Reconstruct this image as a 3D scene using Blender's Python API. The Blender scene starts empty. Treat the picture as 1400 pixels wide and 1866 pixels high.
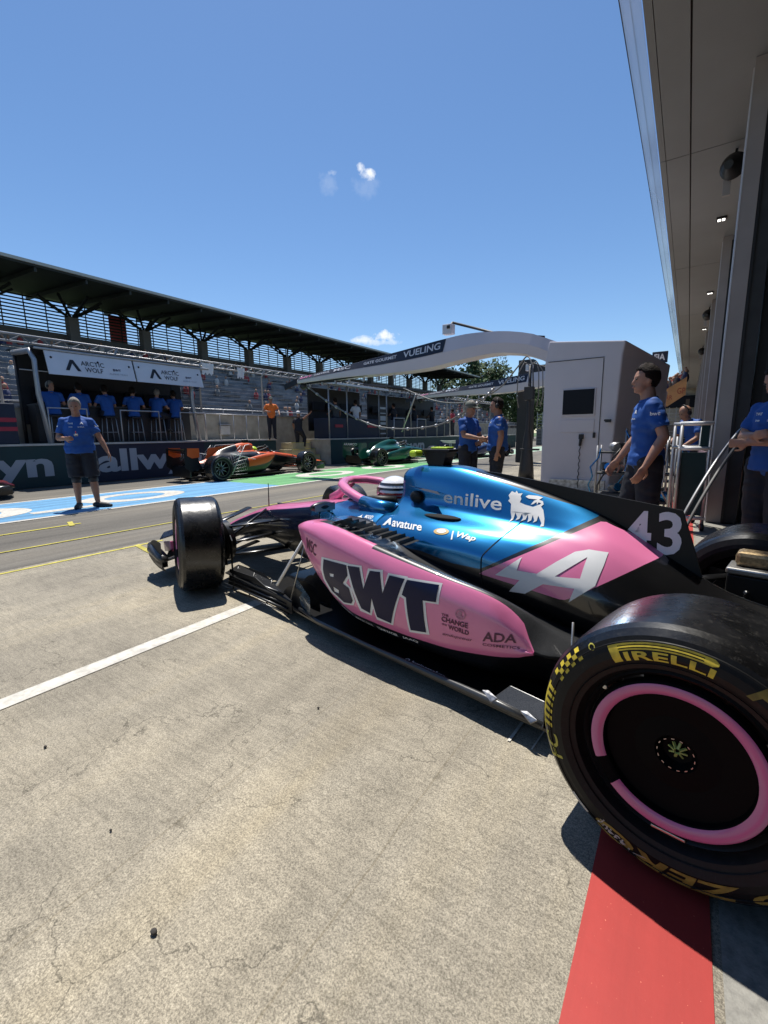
import bpy, bmesh, math, random
import numpy as np
from mathutils import Vector, Matrix
from mathutils.bvhtree import BVHTree
SC = bpy.context.scene
COL = SC.collection
rnd = random.Random(7)
R = math.radians

# ------------------------------------------------------------------ camera
YAW, PITCH, ROLL, FPX, CAMZ = 2.161427, 0.170142, -0.013591, 819.089, 1.2345
_F = Vector((math.cos(YAW)*math.cos(PITCH), math.sin(YAW)*math.cos(PITCH), -math.sin(PITCH)))
_R0 = Vector((math.sin(YAW), -math.cos(YAW), 0)); _U0 = _R0.cross(_F)
_Rv = _R0*math.cos(ROLL) + _U0*math.sin(ROLL)
_Uv = _U0*math.cos(ROLL) - _R0*math.sin(ROLL)
cd = bpy.data.cameras.new('camera'); cam = bpy.data.objects.new('camera', cd); COL.objects.link(cam)
cam.matrix_world = Matrix(((_Rv.x, _Uv.x, -_F.x, 0), (_Rv.y, _Uv.y, -_F.y, 0), (_Rv.z, _Uv.z, -_F.z, CAMZ), (0, 0, 0, 1)))
cd.sensor_fit = 'HORIZONTAL'; cd.sensor_width = 36.0; cd.lens = FPX/1400.0*36.0
cd.clip_start = 0.05; cd.clip_end = 5000
SC.camera = cam

# ------------------------------------------------------------------ sky and sun
SUN = Vector((-0.26, 0.24, 1.0)).normalized()
elev = math.asin(SUN.z); azim = math.atan2(SUN.x, SUN.y)
w = bpy.data.worlds.new("World"); SC.world = w; w.use_nodes = True
nt = w.node_tree; N = nt.nodes; Lk = nt.links
for n in list(N): N.remove(n)
out = N.new('ShaderNodeOutputWorld'); bg = N.new('ShaderNodeBackground'); sky = N.new('ShaderNodeTexSky')
sky.sky_type = 'NISHITA'; sky.sun_disc = False; sky.sun_elevation = elev; sky.sun_rotation = azim
sky.altitude = 600; sky.air_density = 1.0; sky.dust_density = 0.3; sky.ozone_density = 3.0
bg.inputs['Strength'].default_value = 0.112
hs = N.new('ShaderNodeHueSaturation'); hs.inputs['Saturation'].default_value = 1.12; hs.inputs['Value'].default_value = 1.0
Lk.new(sky.outputs[0], hs.inputs['Color'])
# a few small fair-weather clouds, placed by sky direction
tc = N.new('ShaderNodeTexCoord'); last = hs.outputs[0]
def vmath(op, a, b=None):
    m = N.new('ShaderNodeVectorMath'); m.operation = op
    for i, v in enumerate((a, b)):
        if v is None: continue
        if isinstance(v, (tuple, Vector)): m.inputs[i].default_value = tuple(v)
        else: Lk.new(v, m.inputs[i])
    return m
def fmath(op, a, b=None, c=None, clamp=False):
    m = N.new('ShaderNodeMath'); m.operation = op; m.use_clamp = clamp
    for i, v in enumerate((a, b, c)):
        if v is None: continue
        if isinstance(v, (int, float)): m.inputs[i].default_value = v
        else: Lk.new(v, m.inputs[i])
    return m.outputs[0]
def sky_dir(x, y):
    return (_F + _Rv*((x-700)/FPX) - _Uv*((y-933)/FPX)).normalized()
noi = N.new('ShaderNodeTexNoise'); noi.inputs['Scale'].default_value = 42; noi.inputs['Detail'].default_value = 8; noi.inputs['Roughness'].default_value = 0.62
Lk.new(tc.outputs['Generated'], noi.inputs['Vector'])
for (px, py, wx, wy, dens) in ((667, 315, .021, .011, 1.0), (660, 306, .010, .009, .8), (668, 342, .034, .022, .10), (598, 335, .022, .024, .12), (606, 314, .012, .006, .30), (702, 612, .030, .013, 1.0), (662, 618, .030, .009, .75), (690, 624, .055, .007, .5)):
    d = sky_dir(px, py); r = Vector((d.y, -d.x, 0)).normalized(); u = r.cross(d)
    a = fmath('DIVIDE', vmath('DOT_PRODUCT', tc.outputs['Generated'], r).outputs['Value'], wx)
    b = fmath('DIVIDE', fmath('SUBTRACT', vmath('DOT_PRODUCT', tc.outputs['Generated'], u).outputs['Value'], 0.0), wy)
    front = fmath('GREATER_THAN', vmath('DOT_PRODUCT', tc.outputs['Generated'], d).outputs['Value'], 0.5)
    rr = fmath('ADD', fmath('MULTIPLY', a, a), fmath('MULTIPLY', b, b))
    m = fmath('SUBTRACT', 1.0, rr)
    m = fmath('ADD', m, fmath('MULTIPLY', fmath('SUBTRACT', noi.outputs['Fac'], 0.55), 3.6))
    m = fmath('MULTIPLY', fmath('MULTIPLY', m, 1.1, clamp=True), fmath('MULTIPLY', front, dens))
    m = fmath('MULTIPLY', m, fmath('LESS_THAN', rr, 2.6))
    mx = N.new('ShaderNodeMixRGB'); Lk.new(m, mx.inputs['Fac']); Lk.new(last, mx.inputs['Color1']); mx.inputs['Color2'].default_value = (7.0, 7.3, 7.8, 1)
    last = mx.outputs[0]
Lk.new(last, bg.inputs['Color']); Lk.new(bg.outputs[0], out.inputs['Surface'])
sl = bpy.data.lights.new('sun', 'SUN'); sl.energy = 5.0; sl.angle = R(0.55); sl.color = (1.0, 0.955, 0.88)
so = bpy.data.objects.new('sun', sl); COL.objects.link(so); so.location = (0, 0, 30)
so.rotation_euler = SUN.to_track_quat('Z', 'Y').to_euler()
SC.view_settings.view_transform = 'Standard'; SC.view_settings.look = 'None'
SC.view_settings.exposure = 0.35; SC.view_settings.gamma = 1.0; SC.view_settings.use_curve_mapping = False
SC.cycles.max_bounces = 6

# ------------------------------------------------------------------ materials
MATS = {}
def mat(name, col, rough=.6, metal=0., coat=0., var=0., scale=8., bump=0., spec=.5, emit=None, alpha=1., dirt=None, stretch=None):
    """procedural principled material; var = noise variation of the base colour"""
    if name in MATS: return MATS[name]
    m = bpy.data.materials.new(name); m.use_nodes = True; t = m.node_tree; b = t.nodes['Principled BSDF']
    b.inputs['Base Color'].default_value = (*col, 1); b.inputs['Roughness'].default_value = rough
    b.inputs['Metallic'].default_value = metal; b.inputs['Specular IOR Level'].default_value = spec
    b.inputs['Coat Weight'].default_value = coat; b.inputs['Coat Roughness'].default_value = .04
    if alpha < 1: b.inputs['Alpha'].default_value = alpha
    if emit: b.inputs['Emission Color'].default_value = (*emit[0], 1); b.inputs['Emission Strength'].default_value = emit[1]
    tcn = t.nodes.new('ShaderNodeTexCoord'); vec = tcn.outputs['Object']
    if stretch:
        mp = t.nodes.new('ShaderNodeMapping'); mp.inputs['Scale'].default_value = stretch; t.links.new(vec, mp.inputs['Vector']); vec = mp.outputs[0]
    nz = t.nodes.new('ShaderNodeTexNoise'); nz.inputs['Scale'].default_value = scale; nz.inputs['Detail'].default_value = 6
    t.links.new(vec, nz.inputs['Vector'])
    if var > 0:
        cr = t.nodes.new('ShaderNodeValToRGB'); e = cr.color_ramp.elements
        e[0].position = .3; e[1].position = .7
        e[0].color = (*[c*(1-var) for c in col], 1); e[1].color = (*[min(1, c*(1+var)) for c in col], 1)
        t.links.new(nz.outputs['Fac'], cr.inputs['Fac']); t.links.new(cr.outputs[0], b.inputs['Base Color'])
        mr = t.nodes.new('ShaderNodeMapRange'); mr.inputs['To Min'].default_value = max(0, rough-.08); mr.inputs['To Max'].default_value = min(1, rough+.1)
        t.links.new(nz.outputs['Fac'], mr.inputs['Value']); t.links.new(mr.outputs[0], b.inputs['Roughness'])
    if bump > 0:
        bp = t.nodes.new('ShaderNodeBump'); bp.inputs['Strength'].default_value = bump; bp.inputs['Distance'].default_value = .01
        t.links.new(nz.outputs['Fac'], bp.inputs['Height']); t.links.new(bp.outputs[0], b.inputs['Normal'])
    MATS[name] = m
    return m

# ------------------------------------------------------------------ mesh helpers
class MB:
    """collects shapes, then links them as ONE mesh object"""
    def __init__(s): s.v = []; s.f = []; s.m = []; s.sm = []; s.slots = []
    def mi(s, m):
        if m not in s.slots: s.slots.append(m)
        return s.slots.index(m)
    def add(s, vs, fs, m, smooth=False):
        o = len(s.v); s.v += [tuple(map(float, v)) for v in vs]; k = s.mi(m)
        for f in fs: s.f.append(tuple(i+o for i in f)); s.m.append(k); s.sm.append(smooth)
        return s
    def box(s, c, d, m, rz=0., rot=None):
        x, y, z = [q/2 for q in d]
        P = [Vector((a, b, e)) for a in (-x, x) for b in (-y, y) for e in (-z, z)]
        M = rot if rot is not None else Matrix.Rotation(rz, 3, 'Z')
        P = [M @ p + Vector(c) for p in P]
        return s.add(P, [(0, 1, 3, 2), (4, 6, 7, 5), (0, 4, 5, 1), (2, 3, 7, 6), (0, 2, 6, 4), (1, 5, 7, 3)], m)
    def bar(s, a, b, w, h, m, up=(0, 0, 1)):
        """box from a to b, cross-section w (sideways) by h (along up)"""
        a = Vector(a); b = Vector(b); d = (b-a); L = d.length; d.normalize(); u = Vector(up)
        r = d.cross(u)
        if r.length < 1e-4: r = d.cross(Vector((1, 0, 0)))
        r.normalize(); u = r.cross(d)
        M = Matrix((r, d, u)).transposed()
        return s.box((a+b)/2, (w, L, h), m, rot=M)
    def tube(s, pts, r, m, n=8, caps=True, ry=None):
        """tube through pts; r number or list; ry: second radius factor"""
        pts = [Vector(p) for p in pts]; k = len(pts); rs = r if isinstance(r, (list, tuple)) else [r]*k
        vs = []; pu = None
        for i, p in enumerate(pts):
            d = (pts[min(i+1, k-1)]-pts[max(i-1, 0)]).normalized()
            if pu is None: pu = Vector((0, 0, 1)) if abs(d.z) < .95 else Vector((1, 0, 0))
            a = d.cross(pu)
            if a.length < 1e-5: a = d.cross(Vector((0, 1, 0)))
            a.normalize(); b = a.cross(d); pu = b
            for j in range(n):
                th = 2*math.pi*j/n; vs.append(p + a*math.cos(th)*rs[i] + b*math.sin(th)*rs[i]*(ry or 1))
        fs = [(i*n+j, i*n+(j+1) % n, (i+1)*n+(j+1) % n, (i+1)*n+j) for i in range(k-1) for j in range(n)]
        if caps: fs += [tuple(range(n))[::-1], tuple((k-1)*n+j for j in range(n))]
        return s.add(vs, fs, m, True)
    def lathe(s, prof, c, axis, m, n=48, mats=None, smooth=True):
        """prof [(radius, offset along axis)], about axis through c"""
        ax = Vector(axis).normalized(); u = ax.orthogonal().normalized()
        if abs(ax.z) < .9: u = Vector((0, 0, 1)) - ax*ax.z; u.normalize()
        v = ax.cross(u); k = len(prof); vs = []
        for (r, o) in prof:
            for j in range(n):
                t = 2*math.pi*j/n; vs.append(Vector(c) + ax*o + u*math.cos(t)*r + v*math.sin(t)*r)
        for i in range(k-1):
            fs = [(j, (j+1) % n, n+(j+1) % n, n+j) for j in range(n)]
            mm = mats[i] if mats else m
            s.add(vs[i*n:(i+2)*n], fs, mm, smooth)
        return s
    def prism(s, poly, a, b, m, axis='y', mcap=None):
        """polygon (2D) extruded from a to b along axis; 2D = the other two axes in order"""
        n = len(poly)
        def P(p, q): return {'x': (q, p[0], p[1]), 'y': (p[0], q, p[1]), 'z': (p[0], p[1], q)}[axis]
        vs = [P(p, a) for p in poly] + [P(p, b) for p in poly]
        s.add(vs, [(i, (i+1) % n, n+(i+1) % n, n+i) for i in range(n)], m)
        s.add(vs, [tuple(range(n))[::-1], tuple(range(n, 2*n))], mcap or m)
        return s
    def quad(s, a, b, c, d, m): return s.add([a, b, c, d], [(0, 1, 2, 3)], m)
    def ell(s, c, r, m, nu=16, nv=10, rot=None):
        vs = []
        for i in range(nv+1):
            ph = math.pi*i/nv
            for j in range(nu):
                th = 2*math.pi*j/nu
                p = Vector((r[0]*math.sin(ph)*math.cos(th), r[1]*math.sin(ph)*math.sin(th), r[2]*math.cos(ph)))
                if rot is not None: p = rot @ p
                vs.append(p+Vector(c))
        fs = [(i*nu+j, (i+1)*nu+j, (i+1)*nu+(j+1) % nu, i*nu+(j+1) % nu) for i in range(nv) for j in range(nu)]
        return s.add(vs, fs, m, True)
    def build(s, name, parent=None, weld=False, bevel=0., recalc=True, auto=None):
        me = bpy.data.meshes.new(name); me.from_pydata(s.v, [], s.f)
        for m in s.slots: me.materials.append(m)
        me.polygons.foreach_set('material_index', s.m); me.polygons.foreach_set('use_smooth', s.sm)
        me.update(); me.validate()
        if weld or recalc:
            bm = bmesh.new(); bm.from_mesh(me)
            if weld: bmesh.ops.remove_doubles(bm, verts=bm.verts, dist=1e-4)
            if recalc: bmesh.ops.recalc_face_normals(bm, faces=bm.faces)
            bm.to_mesh(me); bm.free()
        o = bpy.data.objects.new(name, me); COL.objects.link(o)
        if parent: o.parent = parent
        if bevel > 0:
            b = o.modifiers.new('bevel', 'BEVEL'); b.width = bevel; b.segments = 2; b.limit_method = 'ANGLE'; b.angle_limit = R(40)
        return o

def tag(o, label, cat, group=None):
    o['label'] = label; o['category'] = cat
    if group: o['group'] = group
    return o
def thing(name, label, cat, loc=(0, 0, 0), rz=0., group=None):
    o = bpy.data.objects.new(name, None); COL.objects.link(o); o.location = loc; o.rotation_euler = (0, 0, rz); o.empty_display_size = .2
    return tag(o, label, cat, group)
def struct(o, kind='structure'): o['kind'] = kind; return o
def copy_tree(o, parent=None):
    c = o.copy(); COL.objects.link(c)
    if parent: c.parent = parent
    for ch in [q for q in o.children]: copy_tree(ch, c)
    return c

def pchip(x, y, xi):
    x = np.asarray(x, float); y = np.asarray(y, float); h = np.diff(x); d = np.diff(y)/h; m = np.zeros(len(x))
    for k in range(1, len(x)-1):
        if d[k-1]*d[k] > 0:
            w1 = 2*h[k]+h[k-1]; w2 = h[k]+2*h[k-1]; m[k] = (w1+w2)/(w1/d[k-1]+w2/d[k])
    m[0] = d[0]; m[-1] = d[-1]
    i = np.clip(np.searchsorted(x, xi)-1, 0, len(x)-2); t = (xi-x[i])/h[i]
    return (2*t**3-3*t**2+1)*y[i]+(t**3-2*t**2+t)*h[i]*m[i]+(-2*t**3+3*t**2)*y[i+1]+(t**3-t**2)*h[i]*m[i+1]

def loft(stations, mats, ds=.04, sub=4, closed=False, mirror=True, sharp=()):
    """stations [(s, [(t,z)...])] -> (verts, faces, matidx). Smooth between control points, mirrored to both sides."""
    st = sorted(stations, key=lambda q: q[0]); S = [q[0] for q in st]; K = len(st[0][1])
    si = np.unique(np.concatenate([np.linspace(a, b, max(2, int(round((b-a)/ds))+1)) for a, b in zip(S[:-1], S[1:])]))
    A = np.array([q[1] for q in st], float)
    C = np.zeros((len(si), K, 2))
    for k in range(K):
        for c in (0, 1): C[:, k, c] = pchip(S, A[:, k, c], si)
    rings = []; segm = []
    for i in range(len(si)):
        P = C[i]; pts = []
        nseg = K if closed else K-1
        for k in range(nseg):
            p1 = P[k]; p2 = P[(k+1) % K]
            p0 = P[k-1] if (k > 0 or closed) else (np.array([-P[1][0], P[1][1]]) if mirror else P[0])
            p3 = P[(k+2) % K] if (k+2 < K or closed) else (np.array([-P[K-2][0], P[K-2][1]]) if mirror else P[K-1])
            if k in sharp: p0 = p1
            if (k+1) % K in sharp: p3 = p2
            for j in range(sub):
                u = j/sub
                # catmull-rom, slightly tight
                t1 = (p2-p0)*.42; t2 = (p3-p1)*.42
                q = (2*u**3-3*u**2+1)*p1+(u**3-2*u**2+u)*t1+(-2*u**3+3*u**2)*p2+(u**3-u**2)*t2
                pts.append(q)
                if i == 0: segm.append(k)
        if not closed: pts.append(P[-1])
        rings.append(pts)
    return si, np.array(rings), segm

def loft_mesh(mb, stations, mats, ds=.04, sub=4, sharp=(), caps=True, side=0, front_mat=None):
    """open half-section mirrored about t=0 (body).  mats: material or function(seg index, s) -> material"""
    si, rg, seg = loft(stations, mats, ds, sub, False, True, sharp)
    full = []
    n, k = rg.shape[:2]
    for i in range(n):
        L = [(si[i], p[0], p[1]) for p in rg[i]]; Rr = [(si[i], -p[0], p[1]) for p in rg[i][1:-1][::-1]]
        full.append(L+Rr)
    K = len(full[0])
    vs = [v for r in full for v in r]
    segs = seg+seg[::-1]
    groups = {}
    for i in range(n-1):
        for j in range(K):
            kk = segs[j] if j < len(segs) else 0
            mm = mats(kk, (si[i]+si[i+1])/2) if callable(mats) else mats
            groups.setdefault(mm, []).append((i*K+j, i*K+(j+1) % K, (i+1)*K+(j+1) % K, (i+1)*K+j))
    base = len(mb.v); mb.v += [tuple(map(float, v)) for v in vs]
    for mm, fs in groups.items():
        q = mb.mi(mm)
        for f in fs: mb.f.append(tuple(a+base for a in f)); mb.m.append(q); mb.sm.append(True)
    if caps:
        q = mb.mi(front_mat or (mats(0, 0) if callable(mats) else mats))
        for f in (tuple(range(K)), tuple((n-1)*K+j for j in range(K))): mb.f.append(tuple(a+base for a in f)); mb.m.append(q); mb.sm.append(False)
    return mb

def loft_side(mb, stations, mats, ds=.04, sub=4, sharp=(), sgn=1, cap_mat=None):
    """closed section on one side (sidepod)"""
    si, rg, seg = loft(stations, mats, ds, sub, True, False, sharp)
    n, K = rg.shape[:2]; base = len(mb.v)
    for i in range(n):
        for p in rg[i]: mb.v.append((float(si[i]), float(p[0]*sgn), float(p[1])))
    for i in range(n-1):
        for j in range(K):
            mm = mats(seg[j], (si[i]+si[i+1])/2) if callable(mats) else mats
            mb.f.append((base+i*K+j, base+i*K+(j+1) % K, base+(i+1)*K+(j+1) % K, base+(i+1)*K+j)); mb.m.append(mb.mi(mm)); mb.sm.append(True)
    q = mb.mi(cap_mat or MATS.get('carbon_gloss'))
    for f in (tuple(range(K)), tuple((n-1)*K+j for j in range(K))): mb.f.append(tuple(a+base for a in f)); mb.m.append(q); mb.sm.append(False)
    return mb

# ---- lettering: filled text or polygons turned into fine triangles, optionally wrapped onto a surface
def text_polys(body, bold=0.0, shear=0.0, spacing=1.0):
    """mesh (verts2d, faces) of a line of text; unit height ~ .7, starts at x=0"""
    c = bpy.data.curves.new('t', 'FONT'); c.body = body; c.offset = bold; c.shear = shear; c.space_character = spacing; c.resolution_u = 3
    o = bpy.data.objects.new('t', c); COL.objects.link(o)
    dg = bpy.context.evaluated_depsgraph_get(); me = bpy.data.meshes.new_from_object(o.evaluated_get(dg))
    vs = [(v.co.x, v.co.y) for v in me.vertices]; fs = [tuple(p.vertices) for p in me.polygons]
    bpy.data.objects.remove(o); bpy.data.curves.remove(c); bpy.data.meshes.remove(me)
    if not vs: return [], []
    x0 = min(v[0] for v in vs); x1 = max(v[0] for v in vs); y0 = min(v[1] for v in vs); y1 = max(v[1] for v in vs)
    return [((x-x0)/(x1-x0), (y-y0)/(y1-y0)) for x, y in vs], fs      # normalised to the unit square
def poly_mesh(polys):
    """list of 2D outlines -> (verts, faces); an outline may be (outer, [holes])"""
    c = bpy.data.curves.new('t', 'CURVE'); c.dimensions = '2D'; c.fill_mode = 'BOTH'
    for p in polys:
        sp = c.splines.new('POLY'); sp.points.add(len(p)-1); sp.use_cyclic_u = True
        for q, pt in zip(p, sp.points): pt.co = (q[0], q[1], 0, 1)
    o = bpy.data.objects.new('t', c); COL.objects.link(o)
    dg = bpy.context.evaluated_depsgraph_get(); me = bpy.data.meshes.new_from_object(o.evaluated_get(dg))
    vs = [(v.co.x, v.co.y) for v in me.vertices]; fs = [tuple(p.vertices) for p in me.polygons]
    bpy.data.objects.remove(o); bpy.data.curves.remove(c); bpy.data.meshes.remove(me)
    return vs, fs
def refine(vs, fs, step):
    """cut a flat mesh on a grid so that it can bend"""
    bm = bmesh.new(); bv = [bm.verts.new((x, y, 0)) for x, y in vs]
    for f in fs:
        try: bm.faces.new([bv[i] for i in f])
        except ValueError: pass
    for ax in (0, 1):
        lo = min(v[ax] for v in vs); hi = max(v[ax] for v in vs); n = int((hi-lo)/step)
        for i in range(1, n+1):
            co = [0, 0, 0]; no = [0, 0, 0]; co[ax] = lo+i*step+1e-5; no[ax] = 1
            g = list(bm.verts)+list(bm.edges)+list(bm.faces)
            bmesh.ops.bisect_plane(bm, geom=g, plane_co=co, plane_no=no)
    bm.verts.index_update()
    V = [(v.co.x, v.co.y) for v in bm.verts]; Fs = [tuple(v.index for v in f.verts) for f in bm.faces]; bm.free()
    return V, Fs
def bvh_of(objs):
    V = []; Fc = []
    for o in objs:
        b = len(V); V += [v.co.copy() for v in o.data.vertices]; Fc += [tuple(i+b for i in p.vertices) for p in o.data.polygons]
    return BVHTree.FromPolygons(V, Fc)
def quadmap(q):
    """unit square -> quadrilateral (bl, br, tr, tl) in 2D"""
    (a, b, c, d) = [Vector(p) for p in q]
    return lambda u, v: a*(1-u)*(1-v)+b*u*(1-v)+c*u*v+d*(1-u)*v
def wrap(name, vf, fmap, bvh, m, parent, side=1, step=.02, off=.0025, pre=True, ydir=None):
    """verts in any 2D space -> fmap(x,y) gives (s,z); dropped onto bvh along the car's side axis"""
    vs, fs = vf
    P = [tuple(fmap(x, y)) for x, y in vs]
    P, fs = refine(P, fs, step)
    out = []; last = None
    for s_, z_ in P:
        h = bvh.ray_cast(Vector((s_, 3*side, z_)), Vector((0, -side, 0)))
        if h[0] is None: out.append(None); continue
        nn = h[1]
        if nn.y*side < 0: nn = -nn
        out.append(h[0]+nn*off)
    keep = [f for f in fs if all(out[i] is not None for i in f) and max(abs(out[i].y-out[f[0]].y) for i in f) < .08]
    out = [o if o is not None else Vector((0, 0, 0)) for o in out]
    mb = MB(); mb.add(out, keep, m, True)
    return mb.build(name, parent, recalc=False)
# ================================================================== ground, lane and painted markings
def ground_mat(name, kind):
    m = bpy.data.materials.new(name); m.use_nodes = True; t = m.node_tree; b = t.nodes['Principled BSDF']; NN = t.nodes; LL = t.links
    g = NN.new('ShaderNodeNewGeometry'); pos = g.outputs['Position']
    def nz(scale, detail=6, rough=.6, vec=None, mp=None):
        v = pos
        if mp:
            q = NN.new('ShaderNodeMapping'); q.inputs['Scale'].default_value = mp; LL.new(pos, q.inputs['Vector']); v = q.outputs[0]
        n = NN.new('ShaderNodeTexNoise'); n.inputs['Scale'].default_value = scale; n.inputs['Detail'].default_value = detail; n.inputs['Roughness'].default_value = rough
        LL.new(v, n.inputs['Vector']); return n.outputs['Fac']
    def ramp(fac, stops):
        r = NN.new('ShaderNodeValToRGB'); e = r.color_ramp.elements
        e[0].position, e[0].color = stops[0][0], (*stops[0][1], 1); e[1].position, e[1].color = stops[-1][0], (*stops[-1][1], 1)
        for p, c in stops[1:-1]:
            q = e.new(p); q.color = (*c, 1)
        LL.new(fac, r.inputs['Fac']); return r.outputs[0]
    def mul(a, bb, fac=1., mode='MULTIPLY'):
        x = NN.new('ShaderNodeMixRGB'); x.blend_type = mode; x.inputs['Fac'].default_value = fac if isinstance(fac, (int, float)) else 0
        if not isinstance(fac, (int, float)): LL.new(fac, x.inputs['Fac'])
        LL.new(a, x.inputs['Color1'])
        if isinstance(bb, tuple): x.inputs['Color2'].default_value = (*bb, 1)
        else: LL.new(bb, x.inputs['Color2'])
        return x.outputs[0]
    def gr(v): return (v, v, v)
    if kind == 'concrete':
        c = ramp(nz(.9, 5, .55), [(.3, (.25, .224, .178)), (.5, (.31, .278, .218)), (.7, (.385, .34, .258))])
        c = mul(c, ramp(nz(7, 6, .65), [(.3, gr(.82)), (.7, gr(1.10))]), .75)
        c = mul(c, ramp(nz(75, 3, .7), [(.33, gr(.80)), (.68, gr(1.12))]), .7)
        c = mul(c, ramp(nz(190, 3, .75), [(.36, gr(.50)), (.5, gr(.97)), (.64, gr(1.38))]), .9)
        c = mul(c, ramp(nz(480, 2, .6), [(.34, gr(.55)), (.66, gr(1.35))]), .7)
        # tyre polished bands running along the lane, and brushed ribs across it
        c = mul(c, ramp(nz(1.0, 4, .6, mp=(2.2, .16, 1)), [(.36, gr(.72)), (.55, gr(1.0)), (.7, (1.14, 1.1, 1.0))]), .75)
        c = mul(c, ramp(nz(60, 2, .6, mp=(.12, 1.0, 1)), [(.3, gr(.74)), (.6, gr(1.08))]), .6)
        vo = NN.new('ShaderNodeTexVoronoi'); vo.feature = 'DISTANCE_TO_EDGE'; vo.inputs['Scale'].default_value = 2.3
        wv = NN.new('ShaderNodeVectorMath'); wv.operation = 'ADD'
        nn = NN.new('ShaderNodeTexNoise'); nn.inputs['Scale'].default_value = 7; nn.inputs['Detail'].default_value = 5; LL.new(pos, nn.inputs['Vector'])
        sc = NN.new('ShaderNodeVectorMath'); sc.operation = 'SCALE'; sc.inputs['Scale'].default_value = .35; LL.new(nn.outputs['Color'], sc.inputs[0])
        LL.new(pos, wv.inputs[0]); LL.new(sc.outputs[0], wv.inputs[1]); LL.new(wv.outputs[0], vo.inputs['Vector'])
        crk = ramp(vo.outputs['Distance'], [(0.0, gr(.45)), (.0035, gr(.62)), (.009, gr(1.0))])
        msk = ramp(nz(1.7, 3), [(.44, gr(0)), (.54, gr(1))])
        c = mul(c, crk, msk)
        # saw-cut joint between slabs
        sx = NN.new('ShaderNodeSeparateXYZ'); LL.new(pos, sx.inputs[0])
        def near(v, a, wdt):
            s1 = NN.new('ShaderNodeMath'); s1.operation = 'SUBTRACT'; LL.new(v, s1.inputs[0]); s1.inputs[1].default_value = a
            s2 = NN.new('ShaderNodeMath'); s2.operation = 'ABSOLUTE'; LL.new(s1.outputs[0], s2.inputs[0])
            s3 = NN.new('ShaderNodeMath'); s3.operation = 'LESS_THAN'; LL.new(s2.outputs[0], s3.inputs[0]); s3.inputs[1].default_value = wdt; return s3.outputs[0]
        ad = NN.new('ShaderNodeMath'); ad.operation = 'MULTIPLY_ADD'; LL.new(nz(3, 3), ad.inputs[0]); ad.inputs[1].default_value = .03; LL.new(sx.outputs[0], ad.inputs[2])
        for a in (-1.27, -.65): c = mul(c, (.84, .82, .78), near(ad.outputs[0], a, .003))
        c = mul(c, ramp(nz(.55, 6, .62, mp=(1.3, .5, 1)), [(.60, gr(1.0)), (.72, (.70, .70, .71))]), .8)
        c = mul(c, ramp(nz(6.5, 3, .5), [(.70, gr(1.0)), (.76, (.55, .54, .52))]), .7)
        rough = .82
    elif kind == 'asphalt':
        c = ramp(nz(.5, 5, .55, mp=(1.6, .12, 1)), [(.32, (.085, .078, .068)), (.5, (.14, .128, .108)), (.7, (.22, .195, .155))])
        c = mul(c, ramp(nz(2.2, 5, .65, mp=(2.5, .15, 1)), [(.35, gr(.72)), (.65, gr(1.12))]), .8)
        c = mul(c, ramp(nz(60, 3, .7), [(.3, gr(.7)), (.7, gr(1.25))]), .8)
        rough = .8
    elif kind == 'floor':
        c = ramp(nz(40, 4, .7), [(.3, (.17, .165, .15)), (.7, (.30, .29, .26))]); rough = .6
    LL.new(c, b.inputs['Base Color']); b.inputs['Roughness'].default_value = rough; b.inputs['Specular IOR Level'].default_value = .3
    bp = NN.new('ShaderNodeBump'); bp.inputs['Strength'].default_value = .55; bp.inputs['Distance'].default_value = .003
    LL.new(nz(160, 4, .7), bp.inputs['Height']); LL.new(bp.outputs[0], b.inputs['Normal'])
    MATS[name] = m; return m
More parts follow.
